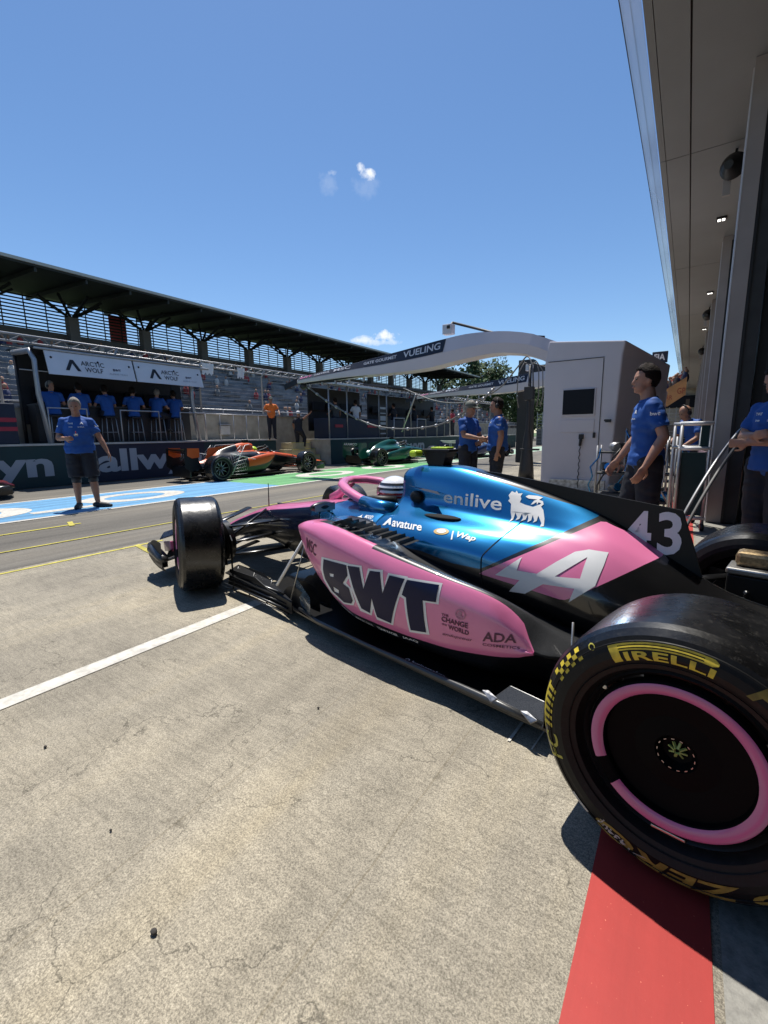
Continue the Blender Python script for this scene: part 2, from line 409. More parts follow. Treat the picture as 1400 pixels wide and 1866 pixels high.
def paint_mat(name, col, wear=.5, rough=.6, speck=None, streak=.5):
    m = bpy.data.materials.new(name); m.use_nodes = True; t = m.node_tree; b = t.nodes['Principled BSDF']
    g = t.nodes.new('ShaderNodeNewGeometry'); n = t.nodes.new('ShaderNodeTexNoise'); n.inputs['Scale'].default_value = 14; n.inputs['Detail'].default_value = 10; n.inputs['Roughness'].default_value = .75
    t.links.new(g.outputs['Position'], n.inputs['Vector']); r = t.nodes.new('ShaderNodeValToRGB'); e = r.color_ramp.elements
    e[0].position = .28+.12*wear; e[0].color = (*[c*(1-.45*wear) for c in col], 1); e[1].position = .62; e[1].color = (*col, 1)
    t.links.new(n.outputs['Fac'], r.inputs['Fac']); o = r.outputs[0]
    sm = t.nodes.new('ShaderNodeMapping'); sm.inputs['Scale'].default_value = (3.2, .16, 1); t.links.new(g.outputs['Position'], sm.inputs['Vector'])
    sn = t.nodes.new('ShaderNodeTexNoise'); sn.inputs['Scale'].default_value = 1.6; sn.inputs['Detail'].default_value = 7; sn.inputs['Roughness'].default_value = .7; t.links.new(sm.outputs[0], sn.inputs['Vector'])
    sr = t.nodes.new('ShaderNodeValToRGB'); sr.color_ramp.elements[0].position = .38; sr.color_ramp.elements[0].color = (1-.55*streak, 1-.55*streak, 1-.52*streak, 1); sr.color_ramp.elements[1].position = .58; sr.color_ramp.elements[1].color = (1, 1, 1, 1)
    t.links.new(sn.outputs['Fac'], sr.inputs['Fac']); sx_ = t.nodes.new('ShaderNodeMixRGB'); sx_.blend_type = 'MULTIPLY'; sx_.inputs['Fac'].default_value = 1.; t.links.new(o, sx_.inputs['Color1']); t.links.new(sr.outputs[0], sx_.inputs['Color2']); o = sx_.outputs[0]
    if speck:
        n2 = t.nodes.new('ShaderNodeTexNoise'); n2.inputs['Scale'].default_value = 170; n2.inputs['Detail'].default_value = 3; t.links.new(g.outputs['Position'], n2.inputs['Vector'])
        r2 = t.nodes.new('ShaderNodeValToRGB'); r2.color_ramp.elements[0].position = .71; r2.color_ramp.elements[0].color = (0, 0, 0, 1); r2.color_ramp.elements[1].position = .76; r2.color_ramp.elements[1].color = (1, 1, 1, 1)
        t.links.new(n2.outputs['Fac'], r2.inputs['Fac']); x = t.nodes.new('ShaderNodeMixRGB'); t.links.new(r2.outputs[0], x.inputs['Fac']); t.links.new(o, x.inputs['Color1']); x.inputs['Color2'].default_value = (*speck, 1); o = x.outputs[0]
    bp = t.nodes.new('ShaderNodeBump'); bp.inputs['Strength'].default_value = .35; bp.inputs['Distance'].default_value = .002
    t.links.new(n.outputs['Fac'], bp.inputs['Height']); t.links.new(bp.outputs[0], b.inputs['Normal'])
    t.links.new(o, b.inputs['Base Color']); b.inputs['Roughness'].default_value = rough; b.inputs['Specular IOR Level'].default_value = .3
    MATS[name] = m; return m
M_conc = ground_mat('apron_concrete', 'concrete'); M_asph = ground_mat('lane_asphalt', 'asphalt'); M_gfl = ground_mat('garage_floor', 'floor')
P_white = paint_mat('white_paint', (.66, .63, .56), .8, streak=.35); P_yel = paint_mat('yellow_paint', (.62, .54, .10), .8, streak=.7)
P_blue = paint_mat('blue_paint', (.15, .37, .60), .5, streak=.75); P_green = paint_mat('green_paint', (.15, .42, .16), .5, streak=.75); P_pale = paint_mat('pale_green_paint', (.32, .5, .34), .3)
P_red = paint_mat('red_paint', (.37, .038, .032), .15, speck=(.75, .22, .14), streak=.22)

def sheet(name, x0, x1, y0, y1, z, m):
    o = MB().quad((x0, y0, z), (x1, y0, z), (x1, y1, z), (x0, y1, z), m).build(name, recalc=False); return struct(o)
sheet('ground', -1500, 1500, -600, 2500, -.03, mat('terrain_grass', (.05, .085, .025), .9, var=.4, scale=.05))
sheet('pit_lane_road', -40, -5.35, -60, 400, -.008, M_asph)
sheet('apron_pavement', -5.35, .17, -60, 400, -.004, M_conc)
sheet('garage_floor', .17, 30, -60, 400, -.004, M_gfl)
sheet('red_stripe', -.125, .15, -20, 200, 0, P_red)
sheet('white_line', -2.66, -2.55, -20, 14.5, 0, P_white)
sheet('yellow_line_near', -5.27, -5.225, -20, 2.95, 0, P_yel)
sheet('yellow_line_far', -6.28, -6.235, -20, 8, 0, P_yel)
sheet('yellow_line_outer', -7.45, -7.39, -20, 2.95, 0, P_yel)
sheet('lane_stripe_blue', -11.0, -8.55, -20, 8.0, 0, P_blue)
sheet('lane_stripe_green', -11.0, -8.55, 8.0, 17.5, 0, P_green)
sheet('lane_stripe_pale', -11.0, -8.55, 17.5, 60, 0, P_pale)
for nm, a, b in (('stripe_border_near', -8.55, -8.42), ('stripe_border_far', -11.12, -11.0)): sheet(nm, a, b, -20, 60, 0, P_white)
mb = MB()
for (x0, x1, y0, y1) in ((-5.28, -4.72, 2.62, 2.68), (-7.68, -7.29, 2.87, 2.94)): mb.quad((x0, y0, .002), (x1, y0-.12, .002), (x1, y1-.12, .002), (x0, y1, .002), P_yel)
struct(mb.build('yellow_line_tick', recalc=False))
for (a, b, w_) in ((-.51, -.50, .012), (-.415, -.402, .006)): struct(MB().quad((a, 1.64, .001), (a+w_, 1.64, .001), (b+w_, 1.79, .001), (b, 1.79, .001), P_white).build('white_tick', recalc=False))
# white letters painted along the stripe
mb = MB()
def lane_ring(cy, ry, rx, wd):
    n = 40; vs = []
    for k in range(n):
        a = 2*math.pi*k/n
        for q in (1., 1-wd): vs.append((-9.78+rx*math.sin(a)*(q if q == 1 else q), cy+ry*math.cos(a)*q, .004))
    mb.add(vs, [(2*k, 2*((k+1) % n), 2*((k+1) % n)+1, 2*k+1) for k in range(n)], P_white)
lane_ring(5.0, 1.05, .72, .42); lane_ring(2.1, 1.0, .8, .42); lane_ring(11.2, 1.2, .72, .42); lane_ring(14.6, 1.1, .72, .45)
mb.quad((-9.25, 2.9, .004), (-9.0, 2.9, .004), (-9.0, 4.0, .004), (-9.25, 4.0, .004), P_white)
for k in range(9):
    y = 19+k*2.6; mb.quad((-10.6, y, .004), (-9.0, y, .004), (-9.0, y+.8, .004), (-10.6, y+.8, .004), P_white)
struct(mb.build('stripe_lettering', recalc=False))
# small stones on the apron
M_stone = mat('dark_stone', (.05, .045, .04), .9, var=.4, scale=60)
for (x, y, r) in ((-1.02, .45, .008), (-2.07, .59, .006), (-1.43, .54, .004), (-1.31, 1.39, .005)):
    o = MB().ell((0, 0, 0), (r*1.3, r, r*.8), M_stone, 8, 5).build('pebble'); o.location = (x, y, r*.5); tag(o, 'small dark pebble lying on the concrete apron', 'pebble', 'pebbles on the apron')
# ================================================================== racing cars
M_carb = mat('carbon_gloss', (.005, .005, .0055), .30, coat=.25, var=.25, scale=220)
M_carbm = mat('carbon_matt', (.007, .007, .0075), .5, spec=.3, var=.3, scale=160)
M_weave = mat('carbon_weave', (.028, .029, .031), .36, coat=.3, var=.55, scale=330)
M_cov = mat('wheel_cover_black', (.0025, .0025, .003), .55, spec=.06)
M_rub = mat('tyre_rubber', (.0065, .0065, .007), .27, var=.5, scale=11, bump=.25, spec=.6)
M_rubside = mat('tyre_sidewall', (.007, .0068, .007), .5, var=.3, scale=40, bump=.1, spec=.22)
M_rim = mat('wheel_magnesium', (.008, .008, .009), .4, metal=.3)
M_steel = mat('brushed_steel', (.45, .44, .42), .35, metal=.9)
M_pinkp = mat('pink_paint', (.70, .185, .355), .3, coat=.8, var=.03)
M_bluep = mat('metallic_blue_paint', (.007, .165, .39), .24, metal=.75, coat=1., var=.06, scale=400)
M_navy = mat('navy_lettering', (.003, .004, .036), .4, spec=.25)
M_whited = mat('white_lettering', (.72, .72, .72), .45)
M_grey43 = mat('lilac_white_lettering', (.74, .70, .74), .5)
M_darkd = mat('dark_lettering', (.10, .015, .05), .45)
M_yel = mat('tyre_yellow', (.60, .46, .04), .6, var=.25, scale=50)
M_chalk = mat('chalk_marking', (.42, .42, .40), .8, var=.3, scale=80)
M_lime = mat('fluorescent_yellow', (.55, .75, .03), .4)
M_ring = mat('pink_wheel_ring', (.50, .125, .28), .32, coat=.5)

M_black = mat('black_void', (.004, .004, .004), .9)
def grit(m, thr=.66, col=(.045, .042, .038), scale=55):
    t = m.node_tree; b = t.nodes['Principled BSDF']; src = b.inputs['Base Color'].links[0].from_socket
    tcn = t.nodes.new('ShaderNodeTexCoord'); n = t.nodes.new('ShaderNodeTexNoise'); n.inputs['Scale'].default_value = scale; n.inputs['Detail'].default_value = 9; n.inputs['Roughness'].default_value = .8
    t.links.new(tcn.outputs['Object'], n.inputs['Vector']); r = t.nodes.new('ShaderNodeValToRGB'); r.color_ramp.elements[0].position = thr-.1; r.color_ramp.elements[0].color = (0, 0, 0, 1); r.color_ramp.elements[1].position = thr+.06; r.color_ramp.elements[1].color = (1, 1, 1, 1)
    t.links.new(n.outputs['Fac'], r.inputs['Fac']); x = t.nodes.new('ShaderNodeMixRGB'); t.links.new(r.outputs[0], x.inputs['Fac']); t.links.new(src, x.inputs['Color1']); x.inputs['Color2'].default_value = (*col, 1); t.links.new(x.outputs[0], b.inputs['Base Color'])
grit(M_rub, .64); grit(M_rubside, .68, (.03, .029, .027), 80)
def cover_mat(name, zl, zh, zp0, zp1, c1, c2, dark, metal=.75):
    """paint regions of the engine cover in the body's own side-view coordinates: blue above zl(s) and below zh(s), pink between zp0 and zp1"""
    m = bpy.data.materials.new(name); m.use_nodes = True; t = m.node_tree; b = t.nodes['Principled BSDF']
    tcn = t.nodes.new('ShaderNodeTexCoord'); sp = t.nodes.new('ShaderNodeSeparateXYZ'); t.links.new(tcn.outputs['Object'], sp.inputs[0])
    mr = t.nodes.new('ShaderNodeMapRange'); t.links.new(sp.outputs[0], mr.inputs['Value'])
    for k, v in (('From Min', -.6), ('From Max', 5.), ('To Min', 0.), ('To Max', 1.)): mr.inputs[k].default_value = v
    def curve(pts):
        f = t.nodes.new('ShaderNodeFloatCurve'); c = f.mapping.curves[0]; P = [((s+.6)/5.6, z/1.25) for s, z in sorted(pts)]
        c.points[0].location = P[0]; c.points[1].location = P[-1]
        for p in P[1:-1]: c.points.new(*p)
        for p in c.points: p.handle_type = 'VECTOR'
        f.mapping.extend = 'HORIZONTAL'; f.mapping.update(); t.links.new(mr.outputs[0], f.inputs['Value'])
        x = t.nodes.new('ShaderNodeMath'); x.operation = 'MULTIPLY'; x.inputs[1].default_value = 1.25; t.links.new(f.outputs[0], x.inputs[0]); return x.outputs[0]
    def cmp_(a, op, c):
        x = t.nodes.new('ShaderNodeMath'); x.operation = op
        for i, v in enumerate((a, c)):
            if isinstance(v, (int, float)): x.inputs[i].default_value = v
            else: t.links.new(v, x.inputs[i])
        return x.outputs[0]
    z = sp.outputs[2]
    mb_ = cmp_(cmp_(z, 'GREATER_THAN', curve(zl)), 'MULTIPLY', cmp_(z, 'LESS_THAN', curve(zh)))
    mp_ = cmp_(cmp_(z, 'GREATER_THAN', curve(zp0)), 'MULTIPLY', cmp_(z, 'LESS_THAN', curve(zp1)))
    def mix(f, a, c):
        x = t.nodes.new('ShaderNodeMixRGB'); t.links.new(f, x.inputs['Fac'])
        if isinstance(a, tuple): x.inputs['Color1'].default_value = (*a, 1)
        else: t.links.new(a, x.inputs['Color1'])
        x.inputs['Color2'].default_value = (*c, 1); return x.outputs[0]
    col = mix(mp_, mix(mb_, dark, c1), c2); t.links.new(col, b.inputs['Base Color'])
    t.links.new(cmp_(mb_, 'MULTIPLY', metal), b.inputs['Metallic'])
    b.inputs['Roughness'].default_value = .27; b.inputs['Coat Weight'].default_value = .8; b.inputs['Coat Roughness'].default_value = .05
    MATS[name] = m; return m

M_vane = mat('blue_grey_vane', (.03, .055, .08), .25, metal=.3, coat=.6, var=.3, scale=12)
M_white = mat('white_plastic', (.7, .7, .7), .4)
M_helm = mat('helmet_white', (.75, .76, .8), .2, coat=.8)
M_hred = mat('helmet_red', (.45, .02, .02), .25, coat=.8)
M_signk_ = mat('helmet_black', (.01, .01, .012), .3, coat=.5)
M_weave2 = mat('carbon_weave_light', (.035, .036, .037), .34, coat=.35, var=.6, scale=260)
M_steelb = mat('bright_steel', (.26, .26, .265), .38, metal=.9, var=.5, scale=60)
M_visor = mat('visor_dark', (.01, .012, .02), .08, coat=1.)
M_brz = mat('bronze_heatshield', (.30, .22, .12), .4, metal=.7, var=.4, scale=90)
M_rosed = mat('rose_grey_lettering', (.45, .18, .26), .5)
M_gold = mat('gold_badge', (.5, .32, .08), .4)
M_yelh = mat('hand_painted_yellow', (.42, .38, .06), .7)
M_yelo = mat('worn_tyre_gold', (.22, .165, .03), .65, var=.6, scale=30)
WB = 3.42
CHASSIS = [
 (4.50, [(0, .235), (.03, .235), (.055, .23), (.07, .215), (.075, .195), (.075, .18), (.065, .165), (.04, .155), (0, .155)]),
 (4.35, [(0, .31), (.045, .31), (.08, .30), (.105, .275), (.11, .245), (.11, .22), (.10, .195), (.06, .175), (0, .175)]),
 (3.95, [(0, .455), (.05, .455), (.09, .445), (.125, .42), (.14, .37), (.14, .32), (.125, .27), (.08, .235), (0, .23)]),
 (3.42, [(0, .605), (.06, .605), (.11, .595), (.155, .565), (.175, .50), (.18, .43), (.165, .35), (.11, .29), (0, .28)]),
 (3.00, [(0, .67), (.07, .67), (.13, .66), (.18, .63), (.205, .56), (.21, .46), (.20, .34), (.14, .24), (0, .23)]),
 (2.62, [(0, .725), (.08, .725), (.15, .718), (.205, .69), (.235, .62), (.245, .50), (.235, .35), (.17, .2), (0, .19)]),
 (2.38, [(0, .745), (.08, .747), (.16, .745), (.23, .725), (.28, .68), (.31, .56), (.28, .38), (.2, .2), (0, .18)]),
 (2.30, [(0, .62), (.09, .63), (.17, .755), (.24, .735), (.31, .69), (.36, .58), (.32, .40), (.22, .2), (0, .18)]),
 (2.20, [(0, .45), (.10, .47), (.19, .765), (.255, .745), (.35, .695), (.41, .60), (.36, .42), (.25, .2), (0, .18)]),
 (2.00, [(0, .40), (.12, .42), (.205, .775), (.265, .755), (.38, .70), (.45, .60), (.40, .42), (.28, .2), (0, .18)]),
 (1.84, [(0, .40), (.13, .43), (.21, .785), (.265, .76), (.39, .70), (.455, .60), (.41, .42), (.29, .2), (0, .18)]),
 (1.72, [(0, .45), (.12, .47), (.20, .775), (.25, .75), (.38, .69), (.44, .59), (.40, .42), (.29, .2), (0, .18)]),
]
COVER = [
 (1.745, [(0, 1.015), (.07, 1.01), (.118, .975), (.13, .90), (.145, .83), (.23, .772), (.36, .72), (.445, .63), (.43, .49), (.31, .3), (0, .2)]),
 (1.62, [(0, 1.042), (.075, 1.035), (.13, .985), (.148, .90), (.16, .82), (.23, .775), (.35, .73), (.44, .64), (.43, .50), (.31, .3), (0, .2)]),
 (1.43, [(0, 1.045), (.07, 1.035), (.13, .975), (.15, .89), (.165, .815), (.23, .775), (.34, .735), (.43, .655), (.42, .51), (.31, .32), (0, .2)]),
 (1.14, [(0, 1.000), (.05, .992), (.105, .94), (.14, .865), (.165, .80), (.22, .765), (.315, .725), (.40, .645), (.39, .50), (.30, .33), (0, .2)]),
 (.80, [(0, .915), (.03, .91), (.07, .875), (.12, .815), (.155, .77), (.205, .735), (.28, .68), (.35, .59), (.345, .46), (.27, .33), (0, .2)]),
 (.50, [(0, .815), (.02, .812), (.05, .80), (.10, .77), (.145, .74), (.195, .695), (.255, .62), (.305, .52), (.30, .41), (.24, .31), (0, .2)]),
 (.25, [(0, .675), (.015, .673), (.035, .665), (.075, .65), (.12, .625), (.17, .58), (.21, .52), (.25, .46), (.25, .37), (.2, .29), (0, .2)]),
 (.00, [(0, .555), (.015, .553), (.03, .545), (.06, .53), (.10, .50), (.14, .46), (.17, .42), (.19, .39), (.19, .33), (.16, .27), (0, .2)]),
 (-.30, [(0, .50), (.01, .50), (.025, .49), (.05, .47), (.075, .44), (.095, .41), (.11, .37), (.12, .33), (.12, .29), (.1, .25), (0, .2)]),
]
POD = [ # 0 inner bottom,1 inner top,2 gully inner,3 gully,4 rim inner,5 rim (paint edge),6 outer upper,7 outer mid,8 paint lower edge,9 undercut
 (2.20, [(.40, .60), (.40, .66), (.46, .672), (.52, .675), (.58, .676), (.625, .672), (.645, .655), (.64, .625), (.61, .595), (.5, .59)]),
 (2.12, [(.38, .50), (.38, .68), (.46, .695), (.53, .698), (.60, .700), (.645, .692), (.675, .655), (.67, .57), (.635, .48), (.5, .47)]),
 (2.00, [(.36, .34), (.36, .69), (.45, .702), (.53, .703), (.605, .705), (.655, .692), (.69, .64), (.685, .49), (.62, .33), (.45, .31)]),
 (1.85, [(.32, .20), (.35, .68), (.45, .698), (.53, .694), (.615, .698), (.662, .68), (.70, .61), (.695, .42), (.63, .245), (.55, .17)]),
 (1.62, [(.28, .12), (.34, .62), (.43, .655), (.52, .648), (.62, .665), (.662, .648), (.70, .57), (.70, .38), (.652, .208), (.56, .13)]),
 (1.35, [(.26, .11), (.32, .54), (.40, .565), (.50, .565), (.60, .615), (.648, .605), (.69, .52), (.69, .35), (.655, .205), (.57, .12)]),
 (1.05, [(.24, .11), (.30, .45), (.37, .475), (.46, .485), (.565, .555), (.618, .553), (.66, .47), (.665, .33), (.642, .212), (.56, .12)]),
 (.80, [(.22, .11), (.27, .37), (.34, .40), (.43, .42), (.53, .50), (.578, .505), (.62, .43), (.63, .32), (.61, .238), (.53, .12)]),
 (.66, [(.20, .11), (.25, .33), (.32, .36), (.40, .385), (.495, .44), (.550, .415), (.580, .37), (.588, .32), (.583, .268), (.42, .10)]),
 (.60, [(.19, .11), (.24, .31), (.30, .34), (.38, .36), (.47, .39), (.568, .312), (.570, .306), (.571, .300), (.571, .294), (.41, .10)]),
 (.40, [(.16, .11), (.2, .27), (.26, .29), (.32, .305), (.38, .31), (.42, .29), (.44, .26), (.45, .235), (.45, .21), (.36, .10)]),
 (.10, [(.12, .11), (.15, .2), (.2, .21), (.24, .215), (.27, .21), (.29, .2), (.3, .19), (.3, .175), (.3, .16), (.25, .10)]),
]
def tyre_prof(w, r=.36, rim=.235):
    """half-widths and radii, outer side positive"""
    h = w/2
    P = [(rim, h*.80), (rim+.012, h*.93), (rim+.05, h*1.0), (r-.055, h*.985), (r-.026, h*.93), (r-.010, h*.85), (r-.002, h*.74), (r, h*.5), (r, 0)]
    return P+[(a, -b) for a, b in P[:-1][::-1]]
def wheel(parent, c, w, out, steer=0., camber=0., cover='ring', spokes=False, yel=True, decals=False, toe=0., ringcol=None, rubm=None):
    """one wheel with tyre, rim and cover; centre c in car space, out=+1 for the left side"""
    e = bpy.data.objects.new('wheel', None); COL.objects.link(e); e.parent = parent; e.location = c; e.empty_display_size = .1
    e.rotation_euler = (camber*out, 0, steer)
    ax = (0, out, 0); h = w/2
    mb = MB(); pr = tyre_prof(w); n = 96 if decals else 64
    mats = [M_rubside if (i < 4 or i >= len(pr)-5) else (rubm or M_rub) for i in range(len(pr)-1)]
    mb.lathe(pr, (0, 0, 0), ax, None, n, mats)
    ty = mb.build('tyre', e)
    mb = MB()
    mb.lathe([(.236, h*.80), (.228, h*.83), (.218, h*.78), (.212, h*.55), (.205, -h*.2), (.215, -h*.7), (.232, -h*.82)], (0, 0, 0), ax, M_rim, n)
    if spokes:
        for k in range(9):
            a = 2*math.pi*k/9
            p = [(math.cos(a+d)*q, h*o*out, math.sin(a+d)*q) for q, o, d in ((.03, .45, 0), (.12, .55, .05), (.213, .68, .1))]
            mb.tube(p, [.016, .011, .013], M_steel, 6)
        mb.lathe([(.01, h*.6), (.035, h*.58), (.04, h*.3)], (0, 0, 0), ax, M_rim, 20)
        mb.lathe([(.04, h*.25), (.2, h*.2)], (0, 0, 0), ax, M_carbm, n)
    mb.build('rim', e)
    if not spokes:
        mb = MB()
        prf = [(.214, h*.80), (.208, h*.86), (.196, h*.90), (.178, h*.86), (.1725, h*.84), (.169, h*.76), (.10, h*.70), (.05, h*.72), (.035, h*.60), (.0, h*.56)]
        mb.lathe(prf, (0, 0, 0), ax, M_cov, n)
        cv = mb.build('wheel_cover', e)
        if ringcol:
            mb = MB(); a0, a1 = R(-24), R(314); nn = 90; vs = []
            rr = [(.1735, h*.85+.004), (.178, h*.86+.0055), (.196, h*.905+.003), (.2035, h*.88+.004)]
            for k in range(nn+1):
                a = a0+(a1-a0)*k/nn
                for q, o in rr: vs.append((math.cos(a)*q, o*out, math.sin(a)*q))
            K = len(rr); mb.add(vs, [(i*K+j, i*K+j+1, (i+1)*K+j+1, (i+1)*K+j) for i in range(nn) for j in range(K-1)], ringcol, True)
            mb.build('painted_ring', e, recalc=False)
        if decals:
            mb = MB()
            for k in range(14):
                a = 2*math.pi*k/14
                mb.box((math.cos(a)*.043, (h*.735)*out, math.sin(a)*.043), (.007, .002, .002), M_steel, rot=Matrix.Rotation(-a+math.pi/2, 3, 'Y'))
            for k in range(8):
                a = 2*math.pi*k/8+.2; mb.bar((math.cos(a)*.006, h*.64*out, math.sin(a)*.006), (math.cos(a)*.022, h*.60*out, math.sin(a)*.022), .006, .004, M_lime_d)
            for k in range(3):
                a = R(35+120*k); mb.lathe([(.0, .004), (.006, .003), (.008, 0)], (math.cos(a)*.222, h*.80*out, math.sin(a)*.222), ax, M_steel, 10)
            mb.build('wheel_nut', e)
    return e, ty
M_lime_d = mat('nut_yellow_green', (.35, .42, .12), .5)
def side_text(parent, ty, h, out, items):
    """items: (polys (verts in 2D metres: x along the arc, y outward from r0), faces, r0, centre angle, material, name); angle measured car-forward=0, up=90deg"""
    bv = bvh_of([ty])
    for (vf, r0, ang, m, name, flip) in items:
        vs, fs = vf
        vs, fs = refine(vs, fs, .012)
        out_v = []
        for x, y in vs:
            # seen from outside with up = +z; for the left side, forward (+x) is to the viewer's left
            if not flip: a = R(ang) + (x/r0)*(1 if out < 0 else 1)*(-1 if out < 0 else 1); r = r0+y
            else: a = R(ang) - (x/r0)*(-1 if out < 0 else 1); r = r0-y
            p = Vector((math.cos(a)*r, 1.0*out, math.sin(a)*r))
            hit = bv.ray_cast(p, Vector((0, -out, 0)))
            out_v.append((hit[0]+hit[1]*.0015*(1 if hit[1].y*out > 0 else -1)) if hit[0] is not None else Vector((p.x, h*out, p.z)))
        mb = MB(); mb.add(out_v, fs, m, True); mb.build(name, parent, recalc=False)
def arcbox(x0, x1, y0, y1): return [(x0, y0), (x1, y0), (x1, y1), (x0, y1)]
def scaled(vf, x0, x1, y0, y1):
    return [(x0+(x1-x0)*x, y0+(y1-y0)*y) for x, y in vf[0]], vf[1]
def merge(*vfs):
    V = []; Fs = []
    for vs, fs in vfs: b = len(V); V += list(vs); Fs += [tuple(i+b for i in f) for f in fs]
    return V, Fs

# ------------------------------------------------------------------ the pink and blue car in the foreground
CAR = thing('racing_car', 'large pink and metallic blue open-wheel racing car numbered 43 in the foreground', 'racing car', (.2239, 2.2895, 0), 2.954227)
ALP = cover_mat('blue_pink_black_bodywork',
  zl=[(-.6, 1.2), (.47, 1.2), (.55, .835), (.72, .725), (.96, .575), (1.0, .555), (1.15, .56), (1.35, .60), (1.8, .60), (2.4, .60), (5, .6)],
  zh=[(-.6, .3), (.50, .80), (.55, .845), (.80, .90), (1.1, .972), (1.25, 1.01), (1.32, 1.2), (5, 1.2)],
  zp0=[(-.6, 1.2), (.25, 1.2), (.26, .69), (.32, .655), (.56, .490), (.59, .475), (1.0, .53), (1.01, 1.2), (5, 1.2)],
  zp1=[(-.6, .2), (.25, .66), (.26, .70), (.38, .755), (.53, .815), (.72, .70), (.98, .545), (1.0, .53), (5, .2)],
  c1=(.007, .165, .39), c2=(.70, .185, .355), dark=(.005, .005, .0055))
def chassis_paint(k, s):
    if k <= 2 and s > 2.34: return M_pinkp
    if k <= 1: return M_carbm
    if k <= 3: return M_bluep if s < 2.62 else M_navyp
    if k == 4: return M_bluep if s < 2.5 else M_navyp
    if k == 5 and s < 2.3: return M_bluep
    return M_carb
M_navyp = mat('navy_paint', (.006, .016, .05), .25, metal=.3, coat=.8)
mb = MB(); loft_mesh(mb, CHASSIS, chassis_paint, ds=.03, sub=5, front_mat=M_pinkp); body = mb.build('chassis', CAR)
mb = MB(); loft_mesh(mb, COVER, ALP, ds=.025, sub=6, sharp=(), front_mat=M_bluep); cover = mb.build('engine_cover', CAR)
# air inlet mouth
mb = MB(); mb.lathe([(1.0, 0), (.86, .012), (.8, -.02), (.78, -.10), (0, -.12)], (0, 0, 0), (1, 0, 0), None, 28, [M_bluep, M_bluep, M_carb, M_carb])
for i, v in enumerate(mb.v): mb.v[i] = (1.745+v[0]*1.0, v[1]*.122, .915+v[2]*.105)
mb.build('air_inlet', CAR)
# number fin
mb = MB()
fin = [(1.28, 1.02), (1.14, 1.012), (.90, .983), (.658, .948), (.219, .892), (.174, .764), (.10, .535), (.0, .5), (.25, .62), (.6, .80), (1.0, .93)]
mb.prism(fin, -.006, .006, M_carbm, 'y'); finob = mb.build('shark_fin', CAR, bevel=.003)
def podpaint(k, s):
    if 5 <= k <= 7 and s > .60: return M_pinkp
    if k == 4 and s > 1.5: return M_pinkp
    if k == 3 and s > 2.02: return M_pinkp
    if k in (0, 1, 2) and s > 1.97: return M_bluep
    if k in (2, 3, 4): return M_weave
    return M_carb
pods = []
for sg in (1, -1):
    mb = MB(); loft_side(mb, POD, podpaint, ds=.03, sub=5, sgn=sg, cap_mat=M_carb); p = mb.build('sidepod', CAR); pods.append(p)
pod = pods[0]
bv_pod = bvh_of([pod]); bv_cov = bvh_of([cover, body]); bv_fin = bvh_of([finob])
# cooling louvres on the pod deck
for sg in (1, -1):
    mb = MB()
    for i in range(9):
        s0 = 1.93-i*.068; z0 = .709-max(0, i-3)*.0068; t0 = .44+.004*i; t1 = .598+.002*i
        mb.add([(s0, t0*sg, z0-.006), (s0-.02, t1*sg, z0-.006), (s0-.048, t1*sg, z0+.012), (s0-.028, t0*sg, z0+.012), (s0-.052, t1*sg, z0-.01), (s0-.032, t0*sg, z0-.01)],
               [(0, 1, 2, 3), (3, 2, 4, 5)], M_weave)
        mb.add([(s0-.05, (t0+.004)*sg, z0-.003), (s0-.068, (t1-.004)*sg, z0-.003), (s0-.089, (t1-.004)*sg, z0-.005), (s0-.07, (t0+.004)*sg, z0-.005)], [(0, 1, 2, 3)], M_black)
    mb.build('cooling_louvre', CAR, recalc=False)
